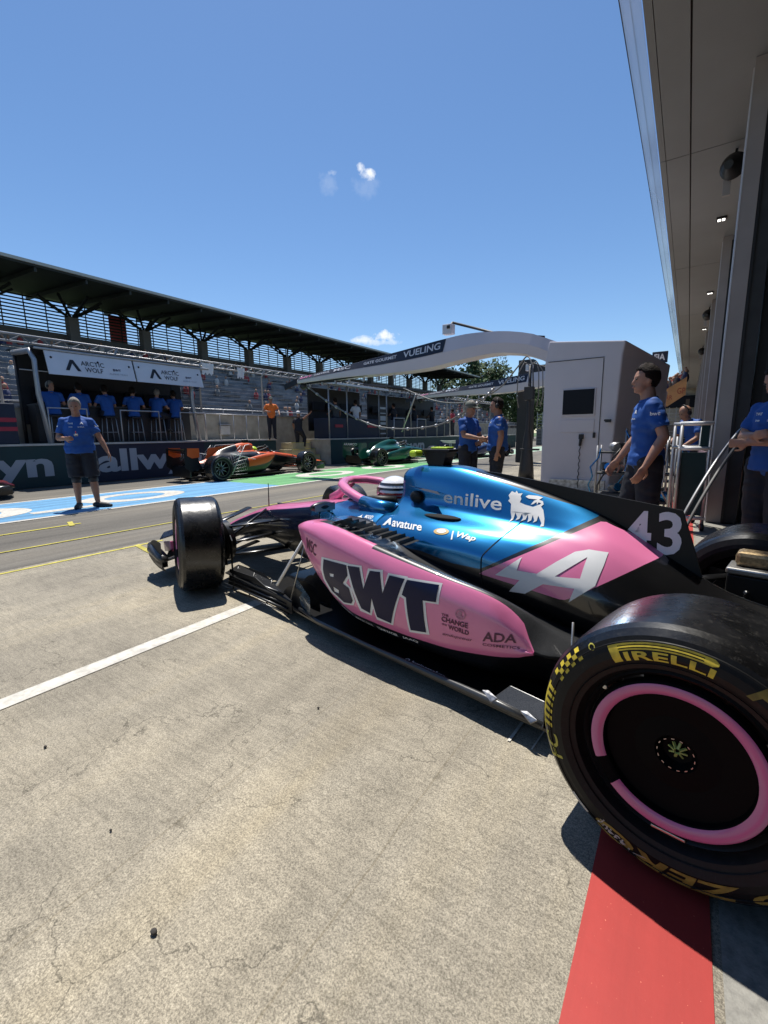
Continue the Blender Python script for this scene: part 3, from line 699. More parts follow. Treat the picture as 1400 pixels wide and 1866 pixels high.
# floor: plate with turned-up outer edge, edge wing and fences
mb = MB()
fl = [(2.95, .20), (2.85, .42), (2.60, .60), (2.3, .67), (1.95, .70), (1.5, .708), (1.0, .712), (.62, .716), (.45, .712), (.36, .56), (.30, .40), (-.3, .38), (-.35, 0)]
poly = fl+[(a, -b) for a, b in fl[:-1][::-1]]
mb.prism(poly, .070, .082, M_carb, 'z')
mb.build('floor', CAR)
for sg in (1, -1):
    mb = MB()
    # rolled edge
    mb.tube([(s, t*sg, z) for s, t, z in ((2.2, .665, .10), (1.95, .705, .095), (1.5, .715, .095), (1.0, .718, .10), (.70, .722, .105), (.48, .722, .10))], [.010, .012, .013, .016, .018, .014], M_weave, 10)
    mb.build('floor_edge', CAR)
    # weave panel closing the rear corner of the floor, with bright metal corner brackets
    mb = MB(); cs = [(.72, .725, .105), (.66, .655, .170), (.50, .660, .165), (.47, .735, .10)]
    mb.add([(p, q*sg, r_) for p, q, r_ in cs]+[(p, q*sg, r_-.012) for p, q, r_ in cs], [(0, 1, 2, 3), (7, 6, 5, 4), (0, 4, 5, 1), (1, 5, 6, 2), (2, 6, 7, 3), (3, 7, 4, 0)], M_weave2); mb.build('corner_panel', CAR, bevel=.006)
    for c4 in ([(.76, .714, .130), (.735, .706, .136), (.68, .724, .130), (.70, .742, .112)], [(.57, .732, .126), (.545, .724, .132), (.495, .740, .124), (.515, .752, .108)]):
        mb = MB(); mb.add([(p, q*sg, r_) for p, q, r_ in c4]+[(p, q*sg, r_-.006) for p, q, r_ in c4], [(0, 1, 2, 3), (7, 6, 5, 4), (0, 4, 5, 1), (1, 5, 6, 2), (2, 6, 7, 3), (3, 7, 4, 0)], M_steelb); mb.build('edge_bracket', CAR)
    # curled vane ahead of the rear tyre
    mb = MB()
    for j, (s0, t0) in enumerate(((.52, .66), (.47, .58), (.44, .50))):
        vs = []
        for i in range(7):
            u = i/6
            for q in (0, 1): vs.append((s0-.16*u, (t0+.10*u*u)*sg, .09+q*(.05+.07*math.sin(u*2.4))))
        mb.add(vs, [(2*i, 2*i+1, 2*i+3, 2*i+2) for i in range(6)], M_weave, True)
    mb.build('floor_vane', CAR, recalc=False)
    # fences and leading-edge wings at the front of the floor
    mb = MB()
    for j in range(4):
        t0 = .24+.09*j
        vs = []
        for i in range(9):
            u = i/8; s_ = 2.62-.50*u; t_ = t0+.22*(1-(1-u)**2)*.6
            vs += [(s_, t_*sg, .075), (s_, (t_+.01)*sg, .12+.16*math.sin(u*2.2)-.02*j)]
        mb.add(vs, [(2*i, 2*i+1, 2*i+3, 2*i+2) for i in range(8)], M_carbm, True)
    mb.build('floor_fence', CAR, recalc=False)
    mb = MB(); mb.prism([(3.18, .045), (3.14, .185), (2.74, .20), (2.56, .15), (2.27, .125), (2.27, .045)], .672*sg, .678*sg, M_carbm, 'y'); mb.build('floor_skirt', CAR)
    mb = MB(); mb.add([(3.25, .60*sg, .12), (3.13, .655*sg, .12), (3.10, .655*sg, .42), (3.22, .61*sg, .44), (3.256, .606*sg, .12), (3.136, .661*sg, .12), (3.106, .661*sg, .42), (3.226, .616*sg, .44)], [(0, 1, 2, 3), (7, 6, 5, 4), (0, 4, 5, 1), (1, 5, 6, 2), (2, 6, 7, 3), (3, 7, 4, 0)], M_carbm); mb.build('brake_winglet', CAR)
    mb = MB()
    for j in range(5):
        z = .05+.026*j; o_ = .012*j
        mb.tube([(3.22-.05*j, (.735-o_)*sg, z), (2.75, (.715-o_)*sg, z+.004), (2.28+.03*j, (.70-o_)*sg, z-.002)], [.004, .016, .012], M_weave if j % 2 else M_carb, 6, ry=.35)
    mb.build('bargeboard', CAR)
    mb = MB()
    mb.add([(3.14, .60*sg, .205), (2.74, .60*sg, .215), (2.62, .615*sg, .185), (2.28, .665*sg, .13), (2.60, .69*sg, .135), (3.18, .70*sg, .15),
            (3.14, .60*sg, .200), (2.74, .60*sg, .210), (2.62, .615*sg, .180), (2.28, .665*sg, .125), (2.60, .69*sg, .130), (3.18, .70*sg, .145)],
           [(0, 1, 2, 5), (2, 4, 5), (2, 3, 4), (6, 11, 8, 7), (8, 11, 10), (8, 10, 9), (0, 5, 11, 6), (3, 2, 8, 9), (5, 4, 10, 11), (4, 3, 9, 10)], M_carbm)
    mb.build('bargeboard_plate', CAR)
    for j in range(3):
        mb = MB(); mb.tube([(3.1-.25*j, .62*sg, .20), (3.06-.25*j, .70*sg, .04)], .006, M_carb, 6); mb.build('bargeboard_stay', CAR)
    mb = MB()
    vs = []
    for i in range(8):
        u = i/7
        for j in range(5):
            v = j/4; vs.append((2.36-.30*u-.05*math.sin(v*3), (.58+.10*u+.035*math.sin(v*3.1))*sg, .075+.19*v*(1-.25*u)))
    mb.add(vs, [(i*5+j, i*5+j+1, (i+1)*5+j+1, (i+1)*5+j) for i in range(7) for j in range(4)], M_vane, True)
    mb.build('turning_vane', CAR, recalc=False)
# stays from floor to sidepod
mb = MB(); mb.tube([(2.47, .66, .20), (2.17, .60, .60)], .011, M_white, 8); mb.build('floor_stay', CAR)
mb = MB(); mb.tube([(2.32, .65, .13), (2.16, .62, .56)], .004, M_steel, 6); mb.build('stay_cable', CAR)
mb = MB(); mb.tube([(.47, .50, .46), (.45, .54, .12)], .005, M_steel, 6); mb.build('rear_stay', CAR)

# halo: front pillar and hoop
HP = [(1.80, .245, .76), (1.93, .25, .785), (2.06, .245, .815), (2.18, .23, .85), (2.28, .19, .878), (2.36, .11, .893), (2.40, 0, .897)]
HP = HP+[(a, -b, c) for a, b, c in HP[:-1][::-1]]
mb = MB(); mb.tube(HP, [.038]*len(HP), M_pinkp, 14, ry=.8)
mb.tube([(2.40, 0, .89), (2.46, 0, .84), (2.54, 0, .78), (2.62, 0, .72)], [.030, .024, .024, .04], M_pinkp, 12, ry=1.5)
hl = mb.build('halo', CAR)
for sg in (1, -1):
    mb = MB(); mb.tube([(2.0, .255*sg, .79), (1.86, .25*sg, .765), (1.72, .235*sg, .76)], [.045, .055, .05], M_bluep, 12); mb.build('halo_mount', CAR)
# headrest, cockpit rim, steering wheel
mb = MB()
for sg in (1, -1): mb.tube([(1.80, .15*sg, .80), (1.95, .185*sg, .80), (2.1, .19*sg, .785), (2.22, .175*sg, .77)], [.035, .033, .028, .02], M_carbm, 10)
mb.build('headrest', CAR)
mb = MB(); mb.box((2.20, 0, .70), (.03, .26, .14), M_carbm); mb.build('steering_wheel', CAR, bevel=.01)
# mirrors
for sg in (1, -1):
    mb = MB()
    mb.ell((2.18, .46*sg, .765), (.035, .10, .035), M_carb, 14, 10)
    mb.add([(2.148, .375*sg, .74), (2.148, .545*sg, .74), (2.148, .545*sg, .79), (2.148, .375*sg, .79)], [(0, 1, 2, 3)], M_steel)
    mb.tube([(2.19, .42*sg, .74), (2.22, .34*sg, .70)], .008, M_carb, 6); mb.tube([(2.19, .47*sg, .74), (2.17, .50*sg, .69)], .006, M_carb, 6)
    mb.build('wing_mirror', CAR)
# roll-hoop camera pod with fluorescent camera, and antenna
mb = MB()
mb.prism([(1.60, 1.03), (1.49, 1.035), (1.475, 1.09), (1.45, 1.13), (1.65, 1.135), (1.63, 1.09)], -.045, .045, M_carbm, 'y')
mb.box((1.55, 0, 1.132), (.22, .10, .02), M_carbm)
mb.build('camera_mount', CAR, bevel=.006)
mb = MB()
mb.box((1.66, .10, 1.115), (.06, .075, .042), M_lime)
mb.build('roll_hoop_camera', CAR, bevel=.014)
mb = MB(); mb.box((1.66, -.10, 1.115), (.06, .075, .042), M_lime); mb.build('roll_hoop_camera', CAR, bevel=.014)
mb = MB(); mb.box((1.53, .0, 1.148), (.13, .07, .012), M_lime); mb.build('camera_top', CAR, bevel=.004)
mb = MB(); mb.tube([(3.62, 0, .55), (3.61, 0, .79)], [.007, .004], M_carb, 6); mb.build('antenna', CAR)
# roll hoop wing (white blade by the inlet) and side ducts
mb = MB(); mb.add([(1.70, .135, .915), (1.45, .155, .895), (1.38, .21, .885), (1.52, .20, .90)], [(0, 1, 2, 3)], M_weave); mb.build('inlet_blade', CAR, recalc=False)
mb = MB(); mb.ell((1.60, .165, .85), (.05, .025, .04), M_carbm, 16, 10); mb.build('cooling_duct', CAR)
mb = MB(); mb.ell((1.34, .245, .765), (.13, .045, .012), M_black, 16, 8)
mb.build('cooling_slot', CAR)

# driver helmet
mb = MB(); mb.ell((1.94, 0, .83), (.135, .12, .122), M_helm, 28, 18); hm = mb.build('helmet', CAR)
mb = MB()
for k, (z, m_) in enumerate(((.90, M_signk_), (.868, M_signk_), (.835, M_hred), (.815, M_hred))):
    vs = []
    for j in range(33):
        th = 2*math.pi*j/32
        for dz in (-.008, .008):
            q = max(0, 1-((z+dz-.83)/.122)**2)**.5; vs.append((1.94+.1365*q*math.cos(th), .1215*q*math.sin(th), z+dz))
    mb.add(vs, [(2*j, 2*j+1, 2*j+3, 2*j+2) for j in range(32)], m_, True)
mb.build('helmet_stripe', hm, recalc=False)
vs = []; mb = MB()
for j in range(15):
    th = R(-75+150*j/14)
    for dz in (-.055, -.02, .015):
        q = max(0, 1-(dz/.125)**2)**.5; vs.append((1.94+.139*q*math.cos(th), .124*q*math.sin(th), .85+dz))
mb.add(vs, [(3*j+i, 3*j+i+1, 3*j+i+4, 3*j+i+3) for j in range(14) for i in range(2)], M_visor, True); mb.build('visor', hm, recalc=False)

# front wing
def front_wing(parent, cc, nosem, tipm, xo=0.):
    for sg in (1, -1):
        mb = MB()
        for j, (s0, c, z0, z1) in enumerate(((4.42, .20, .085, .09), (4.27, .13, .115, .15), (4.17, .10, .155, .20), (4.09, .09, .20, .26))):
            vs = []; n = 10
            for i in range(n+1):
                u = i/n; t = .07+.86*u; sw = -.28*u*u; zz = z0+(z1-z0)*(1-u)+ .02*u
                for q, dz in ((0, 0), (.35, .012), (1, .028+.012*j)):
                    vs.append((s0+sw-c*q+xo, t*sg, zz+dz))
            mb.add(vs, [(3*i+k, 3*i+k+1, 3*i+k+4, 3*i+k+3) for i in range(n) for k in range(2)], cc, True)
            vs2 = [(a, b, c_-.008) for a, b, c_ in vs]
            mb.add(vs2, [(3*i+k, 3*i+k+3, 3*i+k+4, 3*i+k+1) for i in range(n) for k in range(2)], cc, True)
        mb.build('front_wing', parent, recalc=False)
        mb = MB(); vs = []
        for i in range(9):
            u = i/8; s_ = 4.20-.44*u+xo; tt = .94+.04*math.sin(u*1.8)
            vs += [(s_, (tt-.03)*sg, .09), (s_, tt*sg, .16), (s_, (tt-.005)*sg, .25+.11*math.sin(u*2.0))]
        mb.add(vs, [(3*i+k, 3*i+k+1, 3*i+k+4, 3*i+k+3) for i in range(8) for k in range(2)], tipm, True)
        mb.build('wing_endplate', parent, recalc=False)
        mb = MB(); mb.bar((4.16+xo, .74*sg, .37), (3.80+xo, .90*sg, .39), .13, .010, M_navyp if nosem is M_pinkp else nosem, up=(0, .3*sg, 1)); mb.build('wing_tip_flap', parent, bevel=.003)
        mb = MB(); mb.tube([(4.15+xo, .93*sg, .27), (4.02+xo, .955*sg, .255), (3.80+xo, .96*sg, .215), (3.74+xo, .96*sg, .20)], [.030, .052, .048, .03], M_weave, 12, ry=.8); mb.box((3.86+xo, .95*sg, .18), (.16, .05, .10), M_carb); mb.build('wing_tip_roll', parent)
        mb = MB(); mb.bar((3.98+xo, .86*sg, .27), (3.76+xo, .88*sg, .31), .03, .09, nosem); mb.build('wing_inner_vane', parent, bevel=.006)
front_wing(CAR, M_carb, M_pinkp, M_carbm)
# suspension
def arms(parent, s0, tin, tout, zin, zout, m=None):
    for sg in (1, -1):
        for (a, b, c_, d) in ((s0+.30, zin+.14, s0+.02, zout+.13), (s0-.30, zin+.10, s0-.02, zout+.12), (s0+.28, zin-.12, s0+.02, zout-.12), (s0-.34, zin-.14, s0-.02, zout-.12), (s0+.12, zin+.02, s0+.09, zout+.02), (s0+.18, zin-.17, s0+.0, zout-.15), (s0-.16, zin-.04, s0-.04, zout-.02)):
            mb = MB(); mb.tube([(a, tin*sg, b), (c_, tout*sg, d)], [.036, .027], m or M_carb, 10, ry=.35); mb.build('suspension_arm', parent)
        mb = MB(); mb.tube([(s0-.02, tin*sg, zin+.16), (s0, tout*sg, zout-.08)], .012, m or M_carb, 8); mb.build('push_rod', parent)
arms(CAR, WB, .16, .70, .42, .36); arms(CAR, 0, .12, .66, .38, .36)
# wheels
FLW, _ = wheel(CAR, (WB, .80, .378), .335, 1, steer=-.30, camber=R(2.), ringcol=M_ring)
FRW, _ = wheel(CAR, (WB, -.81, .36), .34, -1, steer=-.30, camber=R(2.), ringcol=M_ring)
FLW.scale = (1.05, 1.0, 1.05)
RLW, RLT = wheel(CAR, (0, .815, .368), .42, 1, camber=R(.5), decals=True, ringcol=M_ring)
RLW.scale = (1.022, 1.0, 1.022)
RRW, _ = wheel(CAR, (0, -.79, .36), .42, -1, camber=R(.5), ringcol=M_ring)
# brake ducts
for (s0, sg, t) in ((WB, 1, .60), (WB, -1, .60), (0, 1, .55), (0, -1, .55)):
    mb = MB(); mb.lathe([(.0, .03), (.15, .03), (.175, 0), (.175, -.05), (.12, -.06), (.0, -.06)], (s0, t*sg, .36), (0, sg, 0), M_carb, 28)
    vs = []
    for i in range(6):
        u = i/5
        for q in (0, 1): vs.append((s0+.18-.34*u, (t+.03+.03*math.sin(3*u))*sg, .18+.34*q*(1-.2*u)))
    mb.add(vs, [(2*i, 2*i+1, 2*i+3, 2*i+2) for i in range(5)], M_carb, True)
    mb.build('brake_duct', CAR)
# gearbox, exhaust, rear light structure, rear wing
mb = MB(); mb.box((-.35, 0, .34), (.5, .2, .22), M_carbm); mb.tube([(-.2, 0, .50), (-.62, 0, .52)], [.06, .05], M_steel, 16, caps=False); mb.build('gearbox', CAR, bevel=.02)
mb = MB(); mb.box((-.02, -.37, .585), (.20, .17, .03), M_steel); mb.box((-.02, -.37, .50), (.19, .15, .13), M_carbm); mb.build('rear_upright', CAR, bevel=.008)
mb = MB(); mb.box((-.02, -.39, .635), (.15, .11, .07), M_brz); mb.build('heat_shield', CAR, bevel=.02)
mb = MB(); mb.bar((-.12, -.05, .30), (-.34, -.02, .95), .05, .12, M_carbm); mb.build('wing_pillar', CAR)
def rear_wing(parent, endm, flapm, cx=-.62, z1=.90, upper=None):
    for sg in (1, -1):
        if upper:
            mb = MB(); mb.prism([(cx+.25, .68), (cx+.25, z1), (cx-.10, z1+.01), (cx-.12, .74), (cx+.02, .66)], .475*sg-.009, .475*sg+.009, upper, 'y'); mb.build('rear_wing_endplate_cover', parent, bevel=.004)
        mb = MB(); mb.prism([(cx+.32, .36), (cx+.20, .62), (cx+.26, .80), (cx+.24, z1), (cx-.18, z1+.01), (cx-.20, .42), (cx-.05, .30)], .475*sg-.006, .475*sg+.006, endm, 'y'); mb.build('rear_wing_endplate', parent, bevel=.004)
    mb = MB()
    for (s0, c, z0, up) in ((cx+.20, .26, z1-.13, .05), (cx-.02, .17, z1-.055, .06)):
        vs = []; n = 12
        for i in range(n+1):
            t = -.465+.93*i/n; dip = .02*math.cos(math.pi*(t/.93))
            for q, dz in ((0, 0), (.25, .014), (1, up)): vs.append((s0-c*q, t, z0+dz-dip))
            for q, dz in ((1, up-.006), (.3, -.01)): vs.append((s0-c*q, t, z0+dz-dip))
        mb.add(vs, [(5*i+k, 5*i+(k+1) % 5, 5*(i+1)+(k+1) % 5, 5*(i+1)+k) for i in range(n) for k in range(5)], flapm, True)
    mb.build('rear_wing_flap', parent)
    mb = MB(); mb.box((cx+.05, 0, .42), (.20, .95, .015), flapm); mb.tube([(cx+.06, .04, .4), (cx+.06, .04, z1-.1)], .012, flapm, 8); mb.tube([(cx+.06, -.04, .4), (cx+.06, -.04, z1-.1)], .012, flapm, 8)
    mb.build('beam_wing', parent)
rear_wing(CAR, M_carbm, M_carb)
# ---- lettering on the car: outlines in the car's own side view (forward, up), laid onto the bodywork
D_Bn = [(1.864, 0.512), (1.657, 0.515), (1.648, 0.458), (1.697, 0.399), (1.646, 0.383), (1.631, 0.309), (1.652, 0.284), (1.734, 0.267), (1.845, 0.309), (1.885, 0.382), (1.882, 0.444)]
D_Bh1 = [(1.817, 0.434), (1.775, 0.439), (1.779, 0.419), (1.819, 0.414)]
D_Bh2 = [(1.81, 0.35), (1.753, 0.342), (1.764, 0.316), (1.816, 0.314)]
D_Bw = [(1.887, 0.522), (1.64, 0.53), (1.627, 0.462), (1.667, 0.408), (1.626, 0.388), (1.612, 0.31), (1.638, 0.275), (1.752, 0.247), (1.887, 0.29), (1.919, 0.367), (1.908, 0.443)]
D_Wn = [(1.646, 0.515), (1.551, 0.524), (1.523, 0.408), (1.472, 0.52), (1.4, 0.527), (1.383, 0.414), (1.336, 0.521), (1.241, 0.52), (1.343, 0.254), (1.446, 0.261), (1.463, 0.368), (1.498, 0.269), (1.565, 0.279)]
D_Ww = [(1.666, 0.525), (1.534, 0.536), (1.512, 0.433), (1.487, 0.53), (1.384, 0.54), (1.371, 0.443), (1.348, 0.531), (1.227, 0.533), (1.332, 0.244), (1.456, 0.241), (1.464, 0.308), (1.492, 0.255), (1.585, 0.256)]
D_Tn = [(1.227, 0.518), (1.053, 0.522), (1.054, 0.443), (1.128, 0.436), (1.113, 0.272), (1.211, 0.256), (1.227, 0.429), (1.253, 0.438)]
D_Tw = [(1.241, 0.528), (1.041, 0.532), (1.039, 0.435), (1.113, 0.429), (1.095, 0.263), (1.223, 0.239), (1.241, 0.418), (1.27, 0.426)]
D_A = [(0.912, 0.54), (0.8, 0.64), (0.806, 0.58), (0.714, 0.578), (0.647, 0.637), (0.585, 0.685), (0.532, 0.7), (0.454, 0.696), (0.456, 0.644), (0.468, 0.56), (0.563, 0.473), (0.545, 0.538), (0.68, 0.536), (0.764, 0.471), (0.844, 0.466), (0.79, 0.535)]
D_Ah = [(0.635, 0.577), (0.577, 0.628), (0.528, 0.67), (0.532, 0.582)]
D_dog = [(1.003, 0.902), (0.994, 0.923), (0.974, 0.916), (0.971, 0.926), (0.957, 0.913), (0.936, 0.915), (0.94, 0.9), (0.931, 0.887), (0.934, 0.871), (0.903, 0.861), (0.86, 0.853), (0.833, 0.866), (0.805, 0.842), (0.784, 0.803), (0.774, 0.769), (0.791, 0.765), (0.791, 0.781), (0.819, 0.815), (0.818, 0.789), (0.834, 0.78), (0.831, 0.791), (0.847, 0.816), (0.846, 0.79), (0.862, 0.779), (0.863, 0.796), (0.872, 0.818), (0.875, 0.791), (0.896, 0.781), (0.891, 0.797), (0.903, 0.819), (0.908, 0.791), (0.926, 0.782), (0.922, 0.798), (0.939, 0.82), (0.939, 0.785), (0.953, 0.771), (0.951, 0.791), (0.965, 0.821), (0.975, 0.86), (0.996, 0.875), (0.99, 0.885)]
D_tail = [(0.844, 0.864), (0.852, 0.877), (0.864, 0.866), (0.875, 0.863), (0.866, 0.883), (0.852, 0.889), (0.896, 0.891), (0.915, 0.9), (0.903, 0.908), (0.859, 0.906), (0.831, 0.9), (0.844, 0.888), (0.823, 0.882), (0.814, 0.868), (0.825, 0.853), (0.831, 0.866), (0.827, 0.873), (0.842, 0.876)]
ident = lambda x, y: (x, y)
wrap('lettering_outline', poly_mesh([D_Bw]), ident, bv_pod, M_whited, pod, off=.002)
wrap('lettering_outline', poly_mesh([D_Ww]), ident, bv_pod, M_whited, pod, off=.0024)
wrap('lettering_outline', poly_mesh([D_Tw]), ident, bv_pod, M_whited, pod, off=.002)
wrap('lettering', poly_mesh([D_Bn, D_Bh1, D_Bh2]), ident, bv_pod, M_navy, pod, off=.0045)
wrap('lettering', poly_mesh([D_Wn]), ident, bv_pod, M_navy, pod, off=.0045)
wrap('lettering', poly_mesh([D_Tn]), ident, bv_pod, M_navy, pod, off=.0045)
def tdecal(body, quad, bv, m, parent, bold=0., shear=0., off=.003, spacing=1., step=.02):
    """text filling the quadrilateral bottom-left, bottom-right, top-right, top-left, in side view"""
    return wrap('lettering', text_polys(body, bold, shear, spacing), quadmap(quad), bv, m, parent, off=off, step=step)
tdecal('MSC', [(2.055, .54), (1.952, .51), (1.935, .585), (2.05, .615)], bv_pod, M_darkd, pod, .01)
tdecal('THE', [(1.022, .385), (.985, .385), (.985, .397), (1.022, .397)], bv_pod, M_darkd, pod, .02)
tdecal('CHANGE', [(1.022, .357), (.885, .354), (.885, .380), (1.022, .382)], bv_pod, M_darkd, pod, .03)
tdecal('WORLD', [(.985, .326), (.88, .322), (.88, .345), (.985, .350)], bv_pod, M_darkd, pod, .03)
tdecal('the', [(1.02, .338), (.993, .338), (.993, .350), (1.02, .350)], bv_pod, M_darkd, pod, .01)
circ = [(.925+.026*math.cos(k*.3927), .412+.026*math.sin(k*.3927)) for k in range(16)]
wrap('emblem', poly_mesh([circ, [(.925+.020*math.cos(k*.3927), .412+.020*math.sin(k*.3927)) for k in range(16)], [(.945, .405), (.93, .43), (.915, .425), (.92, .41), (.91, .40), (.925, .395)]]), ident, bv_pod, M_rosed, pod)
tdecal('endupcool', [(1.018, .282), (.866, .292), (.866, .308), (1.018, .300)], bv_pod, M_darkd, pod, .01, .3)
tdecal('ADA', [(.815, .312), (.672, .335), (.672, .372), (.812, .358)], bv_pod, M_darkd, pod, .02)
tdecal('COSMETICS', [(.815, .290), (.655, .310), (.655, .322), (.815, .303)], bv_pod, M_darkd, pod, .01)
tdecal('YORKSHIRE', [(1.80, .216), (1.69, .186), (1.69, .198), (1.80, .229)], bv_pod, M_whited, pod, .01)
tdecal('MIROX ONE', [(1.67, .178), (1.52, .170), (1.52, .186), (1.67, .193)], bv_pod, M_whited, pod, .01)
tdecal('TEAM RACER', [(1.485, .168), (1.325, .172), (1.325, .190), (1.485, .186)], bv_pod, M_whited, pod, .02)
tdecal('JAAQ', [(1.29, .175), (1.185, .180), (1.185, .199), (1.29, .192)], bv_pod, M_whited, pod, .02)
tdecal('enilive', [(1.395, .833), (1.018, .822), (1.03, .892), (1.40, .905)], bv_cov, M_whited, cover, .012)
wrap('dog_emblem', poly_mesh([D_dog]), ident, bv_cov, M_whited, cover, off=.003)
wrap('dog_emblem', poly_mesh([D_tail]), ident, bv_cov, M_whited, cover, off=.003)
wrap('arrow_emblem', poly_mesh([D_A, D_Ah]), ident, bv_cov, M_whited, cover, off=.003)
tdecal('avature', [(1.60, .696), (1.375, .699), (1.40, .728), (1.625, .730)], bv_cov, M_whited, cover, .02)
wrap('emblem', poly_mesh([[(1.675, .694), (1.655, .696), (1.645, .712), (1.625, .700), (1.615, .705), (1.65, .733), (1.66, .733)]]), ident, bv_cov, M_whited, cover)
tdecal('Wap', [(1.152, .686), (1.045, .678), (1.055, .706), (1.168, .717)], bv_cov, M_whited, cover, .03, .3)
wrap('lettering', poly_mesh([[(1.198, .716), (1.19, .717), (1.17, .68), (1.178, .679)]]), ident, bv_cov, M_whited, cover)
wrap('emblem', poly_mesh([[(1.258+.045*math.cos(k*.3927), .708+.014*math.sin(k*.3927)) for k in range(16)]]), ident, bv_cov, M_gold, cover)
wrap('emblem', poly_mesh([[(1.258+.028*math.cos(k*.3927), .709+.009*math.sin(k*.3927)) for k in range(16)]]), ident, bv_cov, M_whited, cover, off=.004)
tdecal('MOOD', [(1.865, .712), (1.80, .712), (1.805, .727), (1.87, .727)], bv_cov, M_whited, body, .02)
tdecal('CASINO', [(1.85, .694), (1.775, .694), (1.78, .708), (1.855, .708)], bv_cov, M_whited, body, .02)
st = []
for k in range(8):
    a = k*math.pi/4; q = 1 if k % 2 == 0 else .4
    st.append((1.905+.024*q*math.cos(a), .712+.014*q*math.sin(a)))
wrap('emblem', poly_mesh([st]), ident, bv_cov, M_whited, body)
o = tdecal('43', [(.445, .668), (.208, .690), (.217, .884), (.450, .869)], bv_fin, M_grey43, finob, .022, 0, .003, 1.12)
# floor edge lettering lies flat on the floor
vs, fs = text_polys('businessolver', .01)
mb = MB(); mb.add([(x, y, 0) for x, y in vs], fs, M_whited)
mb.v = [(1.17-.205*vs[i][0], .722-.026*vs[i][1], .1115) for i in range(len(vs))]
mb.build('lettering', CAR, recalc=False)
mb = MB(); ring = []
for k in range(16):
    for q in (.013, .009): ring.append((1.20+q*math.cos(k*.3927), .710+q*math.sin(k*.3927), .1115))
mb.add(ring, [(2*k, 2*((k+1) % 16), 2*((k+1) % 16)+1, 2*k+1) for k in range(16)], M_whited); mb.build('lettering', CAR, recalc=False)
# panel joints of the engine cover
for sp_ in (.985,):
    mb = MB(); V = []
    for k in range(28):
        z_ = .36+.43*k/27; s_ = sp_-.10*max(0, (z_-.62)/.17)
        for ds_ in (0, .006):
            h = bv_cov.ray_cast(Vector((s_+ds_, 3, z_)), Vector((0, -1, 0))); V.append(h[0]+h[1]*.002 if h[0] else Vector((s_, 0, z_)))
    mb.add(V, [(2*i, 2*i+1, 2*i+3, 2*i+2) for i in range(27)], M_black, True); mb.build('panel_joint', cover, recalc=False)

# tyre lettering (arc length along the sidewall, height outward)
H = .21
bars = [arcbox(-.045+.0, .155, .040, .045), arcbox(-.045, .155, .030, .035)]
P1 = poly_mesh([[(-.105, 0), (-.083, 0), (-.083, .028), (.108, .028), (.118, .034), (.118, .040), (.108, .046), (-.105, .046)], [(-.083, .032), (-.083, .0345), (.092, .0345), (.092, .032)], [(-.083, .0385), (-.083, .041), (.092, .041), (.092, .0385)]])
T1 = scaled(text_polys('IRELLI', .03, 0, 1.05), -.074, .118, 0, .024)
side_text(RLW, RLT, H, 1, [(merge(P1, T1), .272, 79, M_yel, 'tyre_lettering', False)])
ck = []
for i in range(7):
    for j in range(3):
        if (i+j) % 2 == 0: ck.append(arcbox(-.05+i*.0155, -.05+(i+1)*.0155, j*.011, (j+1)*.011))
side_text(RLW, RLT, H, 1, [(poly_mesh(ck), .312, 31, M_yel, 'tyre_lettering', False)])
band = [arcbox(-.10, .045, .028, .034)]+[[(-.09+.022*i, .002), (-.078+.022*i, .002), (-.073+.022*i, .028), (-.085+.022*i, .028)] for i in range(6)]
side_text(RLW, RLT, H, 1, [(poly_mesh(band), .312, 8, M_yel, 'tyre_lettering', False)])
side_text(RLW, RLT, H, 1, [(scaled(text_polys('FC', .02, .1), -.04, .035, 0, .042), .300, -18, M_yelh, 'hand_marking', False)])
side_text(RLW, RLT, H, 1, [(poly_mesh([arcbox(-.115, .09, .018, .0205), arcbox(.085, .105, .008, .012), arcbox(.085, .105, .028, .032), arcbox(.1, .105, .008, .032), arcbox(.085, .088, .008, .032), arcbox(0, .0035, .008, .032), [(-.115, .02), (-.085, .036), (-.085, .033), (-.108, .019)]]), .285, -61, M_chalk, 'hand_marking', False)])
side_text(RLW, RLT, H, 1, [(scaled(text_polys('143401', .02), -.055, .035, 0, .026), .300, -66, M_chalk, 'hand_marking', False)])
side_text(RLW, RLT, H, 1, [(poly_mesh([arcbox(-.03, .03, 0, .012)]), .325, -49, M_chalk, 'hand_marking', False)])
side_text(RLW, RLT, H, 1, [(scaled(text_polys('P ZERO', .03, .25), -.21, .21, 0, .046), .287, -100, M_yelo, 'tyre_lettering', False)])
side_text(RLW, RLT, H, 1, [(scaled(text_polys('P ZERO', .03, .25), -.16, .16, 0, .046), .280, 150, M_yelo, 'tyre_lettering', False)])
side_text(RLW, RLT, H, 1, [(poly_mesh([[(.010*math.cos(k*.785), .010+.010*math.sin(k*.785)) for k in range(8)], [(.007*math.cos(k*.785), .010+.007*math.sin(k*.785)) for k in range(8)]]), .318, 49, M_yelh, 'hand_marking', False)])
# moulded ribs and polished band on the shoulder
mb = MB()
for r_, o_ in ((.262, .205), (.322, .2025)):
    mb.lathe([(r_-.0015, o_-.001), (r_, o_+.0015), (r_+.0015, o_-.001)], (0, 0, 0), (0, 1, 0), M_rubside, 96)
mb.build('moulded_rib', RLW)
mb = MB(); mb.bar((.035, .175, -.218), (-.045, .175, -.216), .012, .008, M_steel); mb.build('balance_weight', RLW, bevel=.002)
